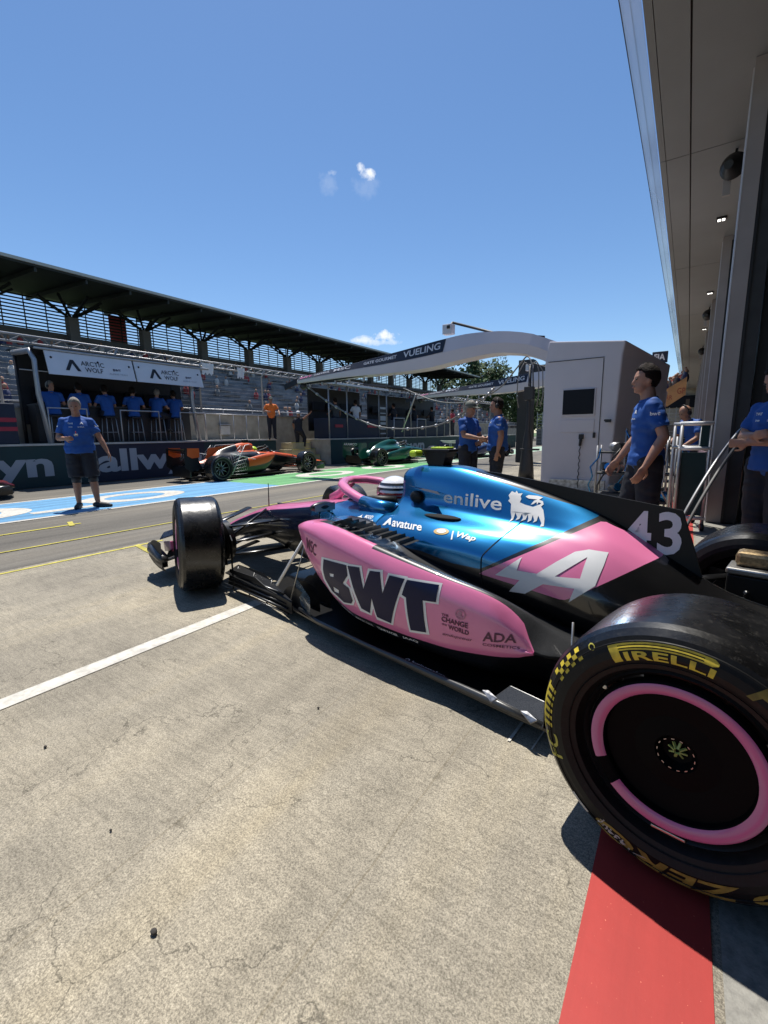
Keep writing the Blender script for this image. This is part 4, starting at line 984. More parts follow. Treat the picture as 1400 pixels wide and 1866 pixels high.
# ================================================================== pit wall, stands, gantries, grandstand, garage
def flat_text(body, o, u, v, w_, h_, m, parent, bold=.01, shear=0., name='lettering', spacing=1.):
    """text on a plane: o = lower-left corner, u and v = unit directions, w_ x h_ metres"""
    vs, fs = text_polys(body, bold, shear, spacing); o = Vector(o); u = Vector(u); v = Vector(v)
    mb = MB(); mb.add([o+u*(x*w_)+v*(y*h_) for x, y in vs], fs, m); return mb.build(name, parent, recalc=False)
M_teal = mat('banner_teal', (.004, .032, .036), .6, var=.15, scale=2)
M_navyb = mat('banner_navy', (.008, .014, .034), .6, var=.15, scale=2)
M_banw = mat('banner_white', (.33, .36, .40), .6)
M_wallc = mat('wall_concrete', (.33, .30, .24), .85, var=.22, scale=3, bump=.2)
M_wallt = mat('walkway_concrete', (.46, .44, .40), .8, var=.15, scale=4)
M_alu = mat('dull_aluminium', (.36, .36, .37), .42, metal=.6, var=.1, scale=6)
M_blk = mat('black_powdercoat', (.012, .012, .014), .5)
M_dk = mat('dark_steel', (.035, .037, .04), .6, var=.2, scale=5)
M_sign = mat('sign_white', (.60, .60, .64), .5, var=.04, scale=3)
M_signk = mat('sign_black', (.01, .01, .015), .6)
M_booth = mat('cabin_light_grey', (.60, .555, .585), .42, coat=.15, var=.03, scale=1.5)
M_glassd = mat('dark_screen', (.006, .007, .012), .45, spec=.2)
M_red = mat('red_panel', (.35, .02, .04), .5)
M_stand = mat('grandstand_steel', (.014, .02, .02), .6, var=.2, scale=.6)
M_roofed = mat('roof_edge_metal', (.42, .42, .38), .5, metal=.3)
M_seat = mat('grandstand_seat', (.17, .175, .19), .5, metal=.25, var=.35, scale=1.5)
M_gconc = mat('grandstand_concrete', (.13, .125, .12), .85, var=.2, scale=.8)
M_soff = mat('canopy_panel', (.25, .255, .26), .6, var=.06, scale=1.2)
M_col = mat('pillar_grey', (.34, .31, .30), .6, var=.1, scale=2)

# ---- pit wall with banner
PW = -13.9
def banner_wall(name, label, x, y0, y1, z, segs, texts):
    t = thing(name, label, 'wall', (0, 0, 0))
    mb = MB(); mb.box(((x-1.45+x)/2, (y0+y1)/2, z/2-.005), (1.45, y1-y0, z-.01), M_wallc); mb.box((x-.72, (y0+y1)/2, z+.02), (1.52, y1-y0+.04, .05), M_wallt)
    mb.build('wall_block', t)
    for (a, b, m) in segs:
        mb = MB(); mb.box((x+.012, (a+b)/2, z/2), (.02, b-a, z-.02), m); mb.build('banner', t)
    for (s_, y, w_, h_, z0) in texts: flat_text(s_, (x+.026, y, z0), (0, 1, 0), (0, 0, 1), w_, h_, M_banw, t, .035)
    return t
banner_wall('pit_wall', 'low pit wall wrapped in a dark banner with big white letters, behind the man in shorts', PW, -12, 12.9, 1.08,
  [(-12, 5.95, M_teal), (5.95, 9.6, M_navyb), (9.6, 12.9, M_teal)],
  [('allwyn', -2.6, 3.3, .86, .08), ('allwyn', 1.75, 3.3, .86, .08), ('allwyn', 6.15, 3.3, .86, .08)])
banner_wall('pit_wall', 'dark green banner wall beyond the yellow steps, behind the green car', -12.7, 14.9, 40, 1.06,
  [(14.9, 40, M_teal)], [('allwyn', 20.2, 3.0, .8, .15), ('allwyn', 30, 3.0, .8, .15)])
# steps between the two walls
t = thing('steps', 'short flight of pale steps with yellow nosings between two pit wall sections', 'steps', (-13.6, 13.9, 0))
M_step = mat('step_concrete', (.42, .36, .22), .8, var=.15, scale=4)
mb = MB()
for k in range(4): mb.box((-.35-.18*k+.4, .0+.12*k, .135+.27*k-.13), (1.1-.15*k, 1.9-.25*k, .27 if k else .26), M_step)
mb.build('stair_block', t)
mb = MB()
for k in range(4): mb.box((.6-.36*k*.75, .0+.12*k, .275+.27*k-.13), (.06, 1.85-.25*k, .02), P_yel)
mb.build('step_nosing', t)
# concrete wall behind the walkway, with coping rail
t = tag(MB().box((-15.55, 15, 1.05), (.3, 60, 2.1), M_wallc).box((-15.55, 15, 2.13), (.4, 60, .06), M_alu).build('concrete_wall'), 'long beige concrete wall topped by a rail behind the pit walkway', 'wall')
# panel joints and small boxes on it
t = tag(MB().box((-15.36, 11.6, 1.5), (.12, .45, .35), M_wallt).box((-15.33, 11.6, 1.72), (.14, .5, .03), M_alu).build('cable_box', bevel=.01), 'small pale cable box fixed low on the concrete wall', 'cable box')

# catch fence
def catch_fence():
    t = thing('catch_fence', 'tall wire catch fence with steel posts standing on the concrete wall', 'fence', (-15.6, 0, 2.1))
    M_wire = mat('fence_wire', (.20, .20, .20), .4, metal=.7)
    mb = MB(); z1 = 1.8
    for k in range(13):
        z = .05+k*.145; mb.tube([(0, -8, z), (0, 42, z)], .0045, M_wire, 3, caps=False)
    for k in range(260):
        y = -8+k*.19; mb.tube([(0, y, 0), (0, y, z1)], .0035, M_wire, 3, caps=False)
    o = mb.build('wire_mesh', t, recalc=False)
    for k in range(17):
        y = -7.5+3.05*k
        mb = MB(); mb.tube([(0, y, -.02), (0, y, z1-.15), (.25, y, z1+.15)], .035, M_alu, 8); mb.build('fence_post', t)
    mb = MB(); mb.tube([(.0, -8, z1), (0, 42, z1)], .03, M_alu, 8); mb.tube([(.25, -8, z1+.15), (.25, 42, z1+.15)], .03, M_alu, 8)
    for k in range(100): mb.tube([(0, -8+k*.5, z1), (.25, -7.75+k*.5, z1+.15), (0, -7.5+k*.5, z1)], .012, M_alu, 4)
    mb.build('top_rail', t)
catch_fence()
for i, (y, w_, lab) in enumerate(((10.75, .5, 'white cloth hung over the fence top just right of the team stand'), (12.35, .35, 'small white cloth hung alone further along the fence top'))):
    mb = MB(); vs = []
    for a in range(9):
        for b in range(5): vs.append((-15.3+.03*math.sin(a*1.7+b), y+w_*a/8, 3.98-.10*b-.05*math.sin(a*2.3)*b/4))
    mb.add(vs, [(a*5+b, a*5+b+1, a*5+b+6, a*5+b+5) for a in range(8) for b in range(4)], M_white, True)
    tag(mb.build('cloth', recalc=False), lab, 'cloth')

# ---- team pit stand with white sign boards
def team_stand():
    t = thing('pit_stand', 'pit wall stand with two long white sign boards above six seated crew', 'pit stand', (0, 0, 1.1))
    X0, X1, Y0, Y1 = -13.95, -15.25, 5.0, 9.75
    for (a, b, k) in ((5.22, 7.44, 0), (7.49, 9.72, 1)):
        mb = MB(); mb.add([(X0-.02, a, 2.40), (X0+.14, a, 1.80), (X0+.14, b, 1.80), (X0-.02, b, 2.40), (X0-.06, a, 2.40), (X0+.10, a, 1.80), (X0+.10, b, 1.80), (X0-.06, b, 2.40)],
            [(0, 1, 2, 3), (4, 7, 6, 5), (0, 4, 5, 1), (3, 2, 6, 7), (0, 3, 7, 4), (1, 5, 6, 2)], M_sign)
        s = mb.build('sign_board', t)
        n = Vector((.6, 0, .16)).normalized(); v = Vector((-.16, 0, .6)).normalized()
        def at(y, q): return Vector((X0+.14, y, 1.80))+v*q+n*.006
        flat_text('ARCTIC', at(a+.80, .31), (0, 1, 0), v, .60, .13, M_signk, s, .01)
        flat_text('WOLF', at(a+.88, .14), (0, 1, 0), v, .46, .13, M_signk, s, .01)
        vs, fs = poly_mesh([[(0, 0), (.09, 0), (.19, .2), (.29, 0), (.38, 0), (.23, .30), (.15, .30)]])
        mb = MB(); mb.add([at(a+.40+x, .14)+v*y for x, y in vs], fs, M_signk); mb.build('emblem', s, recalc=False)
        flat_text('BWT', at(a+1.62, .24), (0, 1, 0), v, .22, .07, M_navy, s, .03)
        flat_text('ALPINE TEAM', at(a+1.5, .13), (0, 1, 0), v, .5, .05, M_alu, s, 0)
        mb = MB()
        for (yy, q) in ((.12, .45), (1.25, .45), (2.1, .42)): mb.ell(at(a+yy, q), (.02, .03, .03), M_signk, 8, 5)
        mb.build('board_fixing', s)
    for (y, bend) in ((Y0, 0), (Y1-.35, .12)):
        mb = MB(); mb.tube([(X1-.1, y, 2.45), (X0-.25, y-.02, 2.38), (X0-.08, y, 2.15), (X0-.15, y+.02, 1.3), (X0-.02, y+.1, .02)], .055, M_alu, 8, ry=1.4); mb.build('frame_post', t)
        mb = MB(); mb.tube([(X1, y, 2.45), (X1, y, .02)], .045, M_blk, 8); mb.build('rear_post', t)
    mb = MB(); mb.box(((X0+X1)/2-.1, (Y0+Y1)/2, 2.47), (1.5, Y1-Y0, .05), M_blk); mb.build('roof', t)
    mb = MB(); mb.tube([(X0-.02, Y0, 2.44), (X0-.02, Y1+.3, 2.44)], .035, M_alu, 8); mb.build('roof_rail', t)
    mb = MB(); mb.box((X1+.35, (Y0+Y1)/2, .55), (.5, Y1-Y0-.2, 1.0), M_blk); mb.box((X1+.30, (Y0+Y1)/2, 1.07), (.75, Y1-Y0-.2, .04), M_dk); mb.build('counter', t)
    for k in range(7):
        mb = MB(); mb.box((X1+.15, Y0+.5+.62*k, 1.38), (.05, .52, .36), M_glassd); mb.box((X1+.13, Y0+.5+.62*k, 1.15), (.08, .1, .14), M_blk); mb.build('monitor', t, bevel=.006)
    mb = MB(); mb.box((X1+.02, (Y0+Y1)/2, 1.5), (.03, Y1-Y0, 1.9), M_blk); mb.build('rear_panel', t)
    mb = MB(); mb.tube([(X1+.2, Y0, 2.0), (X1+.2, Y1, 2.0)], .02, M_alu, 6); mb.build('inner_rail', t)
    mb = MB(); mb.add([(X0-.1, Y1+.02, 2.1), (X1, Y1+.02, 2.3), (X1, Y1+.02, .9), (X0-.1, Y1+.02, .9)], [(0, 1, 2, 3)], mat('side_glass', (.06, .08, .10), .1, alpha=.45)); mb.build('side_glass', t, recalc=False)
    # square aluminium hoops at the front
    for (a, b, s_) in ((5.12, 6.05, 0), (6.95, 8.12, 0), (8.85, 9.75, 0)):
        mb = MB(); mb.tube([(X0+.0, a, .02), (X0, a, .95), (X0, b, .95), (X0, b, .02)], .024, M_alu, 8); mb.build('guard_hoop', t)
team_stand()
# bar stools
def stool(loc, label, group=None, src=[]):
    if not src:
        t = thing('bar_stool', label, 'stool', loc, 0, group)
        mb = MB(); mb.box((0, 0, .74), (.34, .34, .05), M_blk); mb.build('seat', t, bevel=.02)
        for a in (-1, 1):
            for b in (-1, 1): mb = MB(); mb.tube([(.13*a, .13*b, .72), (.17*a, .17*b, 0)], .014, M_alu, 6); mb.build('leg', t)
        mb = MB(); mb.tube([(.15, .15, .3), (.15, -.15, .3), (-.15, -.15, .3), (-.15, .15, .3), (.15, .15, .3)], .011, M_alu, 6); mb.build('foot_ring', t)
        src.append(t); return t
    c = copy_tree(src[0]); c.location = loc; c['label'] = label
    return c
SEATY = [5.45, 6.15, 6.85, 7.62, 8.35, 9.0]
for y, s_ in zip(SEATY, ('leftmost', 'second', 'third', 'fourth', 'fifth', 'rightmost')):
    stool((-14.45, y, 1.12), '%s of the bar stools from the left in the team pit stand' % s_, 'bar stools in the team stand')
# railings along the walkway to the right of the stand
t = thing('railing', 'thin metal walkway railing between team stand and steps', 'railing', (-14.05, 0, 1.12))
mb = MB(); mb.tube([(0, 9.8, .92), (0, 12.8, .92)], .018, M_alu, 6); mb.build('top_rail', t)
for k in range(6):
    mb = MB(); mb.tube([(0, 9.85+.59*k, 0), (0, 9.85+.59*k, .92)], .016, M_alu, 6); mb.build('rail_post', t)

# ---- dark pit stand at the left edge of the view
t = thing('pit_stand', 'dark pit wall stand with a red stripe at the left edge, partly out of view', 'pit stand', (-13.95, 0, 1.1))
mb = MB(); mb.box((-.35, 2.5, .52), (.7, 3.85, 1.0), M_navyb); mb.build('cabinet', t, bevel=.02)
mb = MB(); mb.box((.004, 2.5, .62), (.012, 3.84, .10), M_red); mb.box((.004, 2.5, .40), (.012, 3.84, .10), M_red); mb.build('red_stripe', t)
mb = MB(); mb.box((-.6, 2.4, 2.35), (1.3, 3.4, .12), M_navyb); mb.build('roof', t, bevel=.02)
for y in (.9, 3.9):
    mb = MB(); mb.tube([(-1.1, y, 0), (-1.1, y, 2.3)], .04, M_blk, 8); mb.build('frame_post', t)

# ---- dark stands beyond the steps
def far_stand(y0, y1, label, canopy, red, x=-12.7, zc=2.35):
    t = thing('pit_stand', label, 'pit stand', (x-.1, 0, 1.1))
    L = y1-y0; ym = (y0+y1)/2
    mb = MB(); mb.box((-.55, ym, .45), (.9, L, .88), M_navyb); mb.build('cabinet', t, bevel=.02)
    if red: mb = MB(); mb.box((-.09, y0+L*.17, .55), (.02, L*.14, .12), M_red); mb.build('red_badge', t); mb = MB(); mb.box((-.09, y0+L*.84, .55), (.02, L*.2, .12), M_red); mb.build('red_badge', t)
    mb = MB(); mb.add([(.3, y0-.2, zc), (.3, y1+.3, zc), (-1.4, y1+.3, zc+.22), (-1.4, y0-.2, zc+.22), (.3, y0-.2, zc-.09), (.3, y1+.3, zc-.09), (-1.4, y1+.3, zc+.12), (-1.4, y0-.2, zc+.12)],
        [(0, 1, 2, 3), (7, 6, 5, 4), (0, 4, 5, 1), (1, 5, 6, 2), (2, 6, 7, 3), (3, 7, 4, 0)], canopy); mb.build('canopy', t)
    for y in (y0, y0+L*.33, y1):
        mb = MB(); mb.tube([(-.1, y, 0), (-.1, y, zc)], .03, M_alu, 6); mb.build('frame_post', t)
    mb = MB(); mb.box((-1.3, ym, 1.3), (.05, L, 1.9), M_blk); mb.build('rear_panel', t)
    for k in range(4):
        mb = MB(); mb.box((-1.1, y0+L*(k+.5)/4, 1.45), (.05, L/5, .35), M_glassd); mb.build('monitor', t)
    return t
far_stand(15.1, 18.9, 'dark pit stand with grey canopy and red badges just beyond the steps', M_sign, True)
far_stand(19.6, 27.0, 'long black pit stand with white hoops further along the green banner wall', M_dk, False, zc=2.55)
for k, s_ in enumerate(('nearest', 'middle', 'farthest')):
    y = 19.9+2.4*k
    o = MB().tube([(0, 0, 0), (0, 0, .98), (0, 1.0, .98), (0, 1.0, 0)], .035, M_alu, 6).build('guard_hoop'); o.location = (-12.65, y, 1.1)
    tag(o, '%s of the three square white hoops before the long black stand' % s_, 'guard hoop', 'white hoops on the far pit wall')
t = thing('striped_post', 'black and white striped vertical banner post between the two dark stands', 'post', (-12.9, 19.2, 1.1))
mb = MB(); mb.box((0, 0, .8), (.08, .55, 1.6), M_blk); mb.build('post_panel', t)
mb = MB()
for k, hh in enumerate((.10, .05, .22, .12, .10, .06)): mb.box((.045, 0, 1.45-.25*k), (.01, .50, hh), M_banw)
mb.build('white_bars', t)

# ---- grandstand across the track
def grandstand():
    t = thing('grandstand', 'large roofed grandstand with louvred back wall across the track', 'grandstand', (0, 0, 0))
    Ya, Yb = -12, 74
    mb = MB(); mb.add([(-30, Ya, 10.42), (-30, Yb, 10.42), (-39, Yb, 11.0), (-39, Ya, 11.0), (-30, Ya, 10.62), (-30, Yb, 10.62), (-39, Yb, 11.5), (-39, Ya, 11.5)],
        [(0, 3, 2, 1), (4, 5, 6, 7), (0, 1, 5, 4), (2, 3, 7, 6), (1, 2, 6, 5), (0, 4, 7, 3)], M_stand); mb.build('roof', t)
    mb = MB(); mb.box((-29.95, (Ya+Yb)/2, 10.60), (.12, Yb-Ya, .16), M_roofed); mb.build('roof_edge', t)
    mb = MB()
    for k in range(int((Yb-Ya)/2.53)+1):
        y = Ya+.6+k*2.53; mb.bar((-30.1, y, 10.30), (-38.8, y, 10.86), .12, .22, M_stand)
    mb.build('roof_rafter', t)['kind'] = 'stuff'
    ys = [10.3+5.07*k for k in range(-4, 13)]
    for y in ys:
        mb = MB(); mb.box((-36, y, 8.3), (.62, .62, 2.3), M_gconc); mb.build('column', t)
        mb = MB()
        for (dx, dy) in ((1.6, 1.3), (1.6, -1.3), (-1.2, 1.3), (-1.2, -1.3), (2.6, 0), (0, 1.9), (0, -1.9)): mb.bar((-36, y, 9.35), (-36+dx, y+dy, 10.55-.06*dx), .13, .13, M_stand)
        mb.build('roof_bracket', t)
    mb = MB()
    for k in range(11): mb.box((-38, (Ya+Yb)/2, 8.55+.225*k), (.06, Yb-Ya, .085), M_stand)
    mb.build('louvre_wall', t)
    mb = MB()
    for k in range(int((Yb-Ya)/1.27)): mb.box((-38.06, Ya+1.27*k, 9.7), (.06, .06, 2.6), M_stand)
    mb.build('louvre_post', t)['kind'] = 'stuff'
    mb = MB(); mb.box((-37.6, (Ya+Yb)/2, 7.7), (1.2, Yb-Ya, 1.6), M_gconc); mb.build('rear_parapet', t)
    # stepped tiers
    n = 15; prof = [(-36.6, 7.2)]
    tiers = [(-36.6+1.0*k, 7.2-.37*k) for k in range(n)]
    poly = [(-37, 0), (-37, 7.2)]
    for (x, z) in tiers: poly += [(x+1.0, z), (x+1.0, z-.37)]
    poly += [(tiers[-1][0]+1.0, 0)]
    mb = MB(); mb.prism([(a, b) for a, b in poly], Ya, Yb, M_gconc, 'y'); mb.build('tiers', t)
    mb = MB()
    for (x, z) in tiers:
        mb.box((x+.55, (Ya+Yb)/2, z+.30), (.36, Yb-Ya, .05), M_seat); mb.box((x+.37, (Ya+Yb)/2, z+.52), (.05, Yb-Ya, .26), M_seat)
    o = mb.build('seating', t); o['kind'] = 'stuff'
    mb = MB()
    for k in range(18):
        y = Ya+3+4.9*k
        for (x, z) in tiers: mb.box((x+.5, y, z+.26), (1.0, .8, .50), M_gconc)
    mb.build('aisle', t)['kind'] = 'stuff'
    # sunlit lower rail and front wall
    mb = MB(); mb.box((-21.2, (Ya+Yb)/2, .95), (.3, Yb-Ya, 1.9), M_wallc); mb.build('front_wall', t)
    mb = MB()
    for z in (2.3, 2.7): mb.tube([(-21.2, Ya, z), (-21.2, Yb, z)], .03, M_alu, 6)
    for k in range(43): mb.tube([(-21.2, Ya+2*k, 1.9), (-21.2, Ya+2*k, 2.7)], .025, M_alu, 5)
    mb.build('front_railing', t)
    mb = MB(); mb.box((-38.3, 19.6, 9.7), (.05, 1.3, 2.1), mat('red_banner', (.55, .10, .12), .7)); mb.build('red_banner', t)
grandstand()
# spectators seated here and there: far, small and uncountable
mb = MB(); rr = random.Random(3); cm = [mat('crowd_%s' % n, c, .8) for n, c in (('pale', (.5, .48, .45)), ('navy', (.03, .04, .10)), ('red', (.35, .05, .05)), ('grey', (.15, .15, .15)))]
skin_far = mat('crowd_skin', (.35, .2, .13), .7)
for k in range(420):
    i = rr.randrange(1, 15); y = rr.uniform(-8, 70); x = -36.6+1.0*i+.5; z = 7.2-.37*i+.30
    mb.ell((x, y, z+.30), (.13, .2, .30), rr.choice(cm), 6, 4); mb.ell((x, y, z+.70), (.09, .08, .11), skin_far, 6, 4)
o = mb.build('crowd', recalc=False); struct(o, 'stuff')

# ---- pit gantry: cabin, arched boom, camera
def boom_poly(dx=0., sc=1., dz=0.):
    top = [(-2.45, 3.11), (-3.08, 3.37), (-3.82, 3.50), (-4.47, 3.53), (-5.04, 3.49), (-6.2, 3.36), (-9.90, 2.96)]
    bot = [(-9.95, 2.80), (-8.0, 2.84), (-6.4, 2.82), (-5.63, 2.84), (-4.6, 2.96), (-3.8, 3.02), (-3.06, 2.92), (-2.58, 2.68)]
    return top, bot
def pchain(P, n):
    x = np.array([p[0] for p in P][::-1]); y = np.array([p[1] for p in P][::-1]); xi = np.linspace(x[0], x[-1], n); return list(zip(xi, pchip(x, y, xi)))
def gantry(Y, X0, label, cab=True, L=1., group=None):
    t = thing('pit_gantry', label, 'gantry', (X0, Y, 0), 0, group)
    top, bot = boom_poly(); top = [(a+2.65, b) for a, b in pchain(top, 30)]; bot = sorted([(a+2.65, b) for a, b in bot]); bot = pchain(bot[::-1], 30)
    # upper skin is set back: the boom has a sloping upper fascia
    mb = MB(); vs = []
    for (a, b), (c, d) in zip(top, bot):
        mid = d+(b-d)*.45
        vs += [(a, .07, b), (a*.5+c*.5, 0, mid), (c, .03, d), (c, .50, d), (a, .45, b)]
    K = 5; mb.add(vs, [(i*K+j, i*K+(j+1) % K, (i+1)*K+(j+1) % K, (i+1)*K+j) for i in range(29) for j in range(K)]+[(0, 1, 2, 3, 4), tuple(29*K+j for j in (4, 3, 2, 1, 0))], M_booth, False)
    bo = mb.build('boom', t)
    # dark upper fascia with lettering
    fas = []; src = [(p, q) for p, q in zip(top, bot) if p[0] < -2.35]
    for (a, b), (c, d) in src:
        mid = d+(b-d)*.45; fas += [(a, .062, b-.004), ((a+c)/2, -.006, mid+.02)]
    mb = MB(); mb.add(fas, [(2*i, 2*i+1, 2*i+3, 2*i+2) for i in range(len(src)-1)], M_navyb); mb.build('boom_fascia', t, recalc=False)
    def on(x, v):
        tz = float(np.interp(x, [p[0] for p in top], [p[1] for p in top])); bz = float(np.interp(x, [p[0] for p in bot], [p[1] for p in bot]))
        mid = bz+(tz-bz)*.45+.02; return Vector((x, -.012+.07*v-.004, mid+(tz-mid)*v))
    for (s_, x0, x1, m, v0, v1) in (('VUELING', -3.55, -2.5, M_sign, .25, .8), ('GATE GOURMET', -4.8, -3.75, M_sign, .35, .7), ('MSC', -5.85, -5.25, M_sign, .25, .8), ('BWT', -7.15, -6.7, M_pinkp, .2, .8), ('CASTROL', -6.6, -6.0, M_sign, .35, .7)):
        vs, fs = text_polys(s_, .02); mb = MB(); mb.add([on(x0+(x1-x0)*x, v0+(v1-v0)*y) for x, y in vs], fs, m); mb.build('lettering', bo, recalc=False)
    # service rail and hose hooks below the boom
    mb = MB(); mb.bar((-7.0, .15, 2.78), (-3.6, .15, 2.90), .05, .05, M_blk); mb.bar((-7.9, .2, 2.83), (-5.6, .2, 2.76), .06, .04, M_blk)
    for k in range(7): mb.box((-6.9+.5*k, .15, 2.74), (.05, .05, .1), M_alu)
    mb.build('hose_rail', t)
    if cab:
        # cabin body with chamfered shoulder
        mb = MB(); F = [(0, 0), (1.42, 0), (1.42, 2.72), (1.42, 2.74), (1.42, 3.08), (0.08, 3.10), (.02, 3.0), (0, 2.7)]
        w0 = [(0.0, 0, 0), (1.36, 0, 0), (1.46, 0, 2.72), (1.50, 0, 2.98), (.06, 0, 3.12), (-.01, 0, 2.68)]
        W1 = [(0.0, 1.9, 0), (2.15, 1.5, 0), (2.20, 1.5, 2.35), (2.22, 1.5, 2.62), (.06, 1.9, 3.10), (-.01, 1.9, 2.68)]
        mb.add(w0+W1, [(0, 1, 2, 3, 4, 5), (11, 10, 9, 8, 7, 6)]+[(i, i+6, (i+1) % 6+6, (i+1) % 6) for i in range(6)], M_booth)
        mb.build('cabin', t, bevel=.025)
        mb = MB(); mb.box((1.13, -.006, 1.38), (.012, .012, 2.6), M_dk); mb.box((.60, -.006, 2.70), (1.08, .012, .012), M_dk); mb.build('door_seam', t)
        mb = MB(); mb.box((.70, -.012, 1.84), (.66, .02, .56), M_booth); mb.build('screen_bezel', t, bevel=.01)
        mb = MB(); mb.box((.70, -.026, 1.85), (.60, .012, .50), M_glassd); mb.build('screen', t)
        mb = MB(); mb.box((.70, -.008, 1.36), (.66, .014, .26), M_booth); mb.build('access_panel', t, bevel=.008)
        mb = MB(); mb.box((1.04, -.02, 1.17), (.05, .03, .11), M_blk); mb.build('door_lock', t, bevel=.01)
        mb = MB(); mb.box((.80, -.04, 1.14), (.09, .07, .10), M_blk); mb.tube([(.80, -.06, 1.1), (.79, -.06, .95)], .03, M_blk, 8); mb.build('socket', t, bevel=.01)
        mb = MB(); pts = [(.79+.012*math.sin(k*1.6), -.06, .95-.035*k) for k in range(26)]; mb.tube(pts, .009, M_blk, 5); mb.build('coiled_cable', t)
        mb = MB(); mb.box((.75, -.03, .12), (1.1, .06, .24), mat('grey_foil', (.4, .41, .43), .3, metal=.6, var=.5, scale=14)); mb.build('skirt', t)
        mb = MB(); mb.tube([(-.15, .4, 3.3), (-1.2, .4, 3.50), (-2.34, .35, 3.90)], .03, M_blk, 8); mb.tube([(-2.34, .35, 3.90), (-2.36, .3, 3.82)], .03, M_blk, 8); mb.build('camera_arm', t)
        mb = MB(); mb.box((-2.38, .22, 3.72), (.25, .2, .23), M_sign); mb.box((-2.34, .11, 3.76), (.08, .03, .08), M_blk); mb.build('camera_housing', t, bevel=.02)
        mb = MB(); mb.tube([(1.33, -.03, 1.46), (1.24, -.16, 1.46)], .02, M_blk, 6); mb.box((1.30, -.12, 1.45), (.1, .1, .06), M_blk); mb.build('door_handle', t)
    # front-end ring of hose fittings
    mb = MB(); mb.ell((-7.2, .2, 2.72), (.12, .12, .1), M_blk, 10, 6); mb.bar((-7.25, .1, 2.9), (-7.9, .1, 2.72), .05, .16, M_blk); mb.build('boom_head', t)
    return t
gantry(10.2, -2.65, 'pale grey pit gantry cabin with screen and long arched boom, nearest the garage')
g2 = gantry(18.0, -2.95, 'second pit gantry boom further along the lane, seen under the first arch')
mb = MB(); mb.tube([(-1.75, .3, 3.42), (-1.15, .3, 3.95)], .03, M_blk, 6); mb.box((-1.0, .3, 4.0), (.42, .2, .5), M_booth); mb.build('camera_housing', g2, bevel=.03)
# hoses looping from the boom
def hose(pts, r, m, label, cat='hose', rings=False, n=40):
    P = [Vector(p) for p in pts]; out_ = []
    for i in range(len(P)-1):
        p0 = P[max(i-1, 0)]; p1 = P[i]; p2 = P[i+1]; p3 = P[min(i+2, len(P)-1)]
        for k in range(n//(len(P)-1)):
            u = k/(n//(len(P)-1)); out_.append(.5*((2*p1)+(p2-p0)*u+(2*p0-5*p1+4*p2-p3)*u*u+(3*p1-p0-3*p2+p3)*u**3))
    out_.append(P[-1]); mb = MB(); mb.tube(out_, r, m, 6)
    if rings:
        for k in range(2, len(out_)-2, 2): d = (out_[k+1]-out_[k]).normalized(); mb.tube([out_[k]-d*.03, out_[k]+d*.03], r*1.8, M_alu, 8)
    return tag(mb.build('air_hose'), label, cat)
M_hose = mat('hose_grey', (.13, .13, .13), .5)
hose([(-9.85, 10.4, 2.8), (-8.6, 10.4, 2.05), (-7.1, 10.45, 1.45), (-5.4, 10.5, 1.45), (-4.3, 10.5, 1.95), (-3.9, 10.6, 2.3)], .022, M_hose, 'long beaded air hose sagging low from the tip of the near gantry boom', rings=True)
hose([(-8.8, 14.5, 2.9), (-7.3, 14.2, 2.35), (-6.0, 14, 2.25), (-4.9, 13.6, 2.55), (-4.1, 13, 3.1), (-3.75, 12.6, 3.25), (-3.55, 12.4, 2.9), (-3.5, 12.4, 2.2)], .02, M_hose, 'grey hose swung between the gantry and the top of the black mast')
t = thing('hose_mast', 'tall black tapering mast with looped cables standing left of the cabin', 'mast', (-3.55, 12.2, 0))
mb = MB(); mb.tube([(0, 0, 0), (0, 0, .25), (0, 0, 1.0), (0, 0, 1.35), (0, 0, 2.0), (0, 0, 2.95)], [.21, .19, .12, .06, .045, .04], M_blk, 10); mb.build('mast_column', t)
mb = MB(); mb.box((0, 0, 2.25), (.24, .16, .34), M_blk); mb.build('mast_box', t, bevel=.01)
mb = MB(); mb.box((.1, -.1, .80), (.5, .06, .05), M_blk); mb.build('mast_arm', t, bevel=.01)
mb = MB()
for sg, w_ in ((1, .32), (-1, .3), (1, .22)):
    mb.tube([(0, 0, 2.95), (.15*sg, 0, 3.05), (w_*sg, 0, 2.8), (w_*1.1*sg, 0, 2.2), (w_*.9*sg, 0, 1.9)], .014, M_hose, 6)
mb.build('cable_loop', t)
# thin hanging rod and strut near the far boom
tag(MB().tube([(-8.1, 14.2, 2.62), (-9.3, 15.2, 1.35)], .03, M_alu, 6).build('slanting_pole'), 'pale slanting pole leaning before the dark stands', 'pole')
tag(MB().tube([(-6.3, 14.6, 2.5), (-7.0, 15.6, 1.5)], .025, M_alu, 6).build('slanting_pole'), 'shorter pale slanting pole right of the dark stands', 'pole')
# dark scoreboard frame behind the mast
t = thing('board_frame', 'tall black board frame with white specks seen behind the black mast', 'board', (-5.55, 19.5, 0))
mb = MB(); mb.box((-.25, 0, 2.1), (.6, .4, 4.2), M_blk); mb.box((1.6, 0, 3.55), (3.4, .3, .8), M_blk); mb.build('frame', t)
mb = MB()
for k in range(10): mb.ell((.55+.22*(k % 4)+.05*(k//4), -.17, 3.35+.17*(k//4)), (.05, .02, .05), M_banw, 6, 4)
mb.build('lamp_cluster', t)

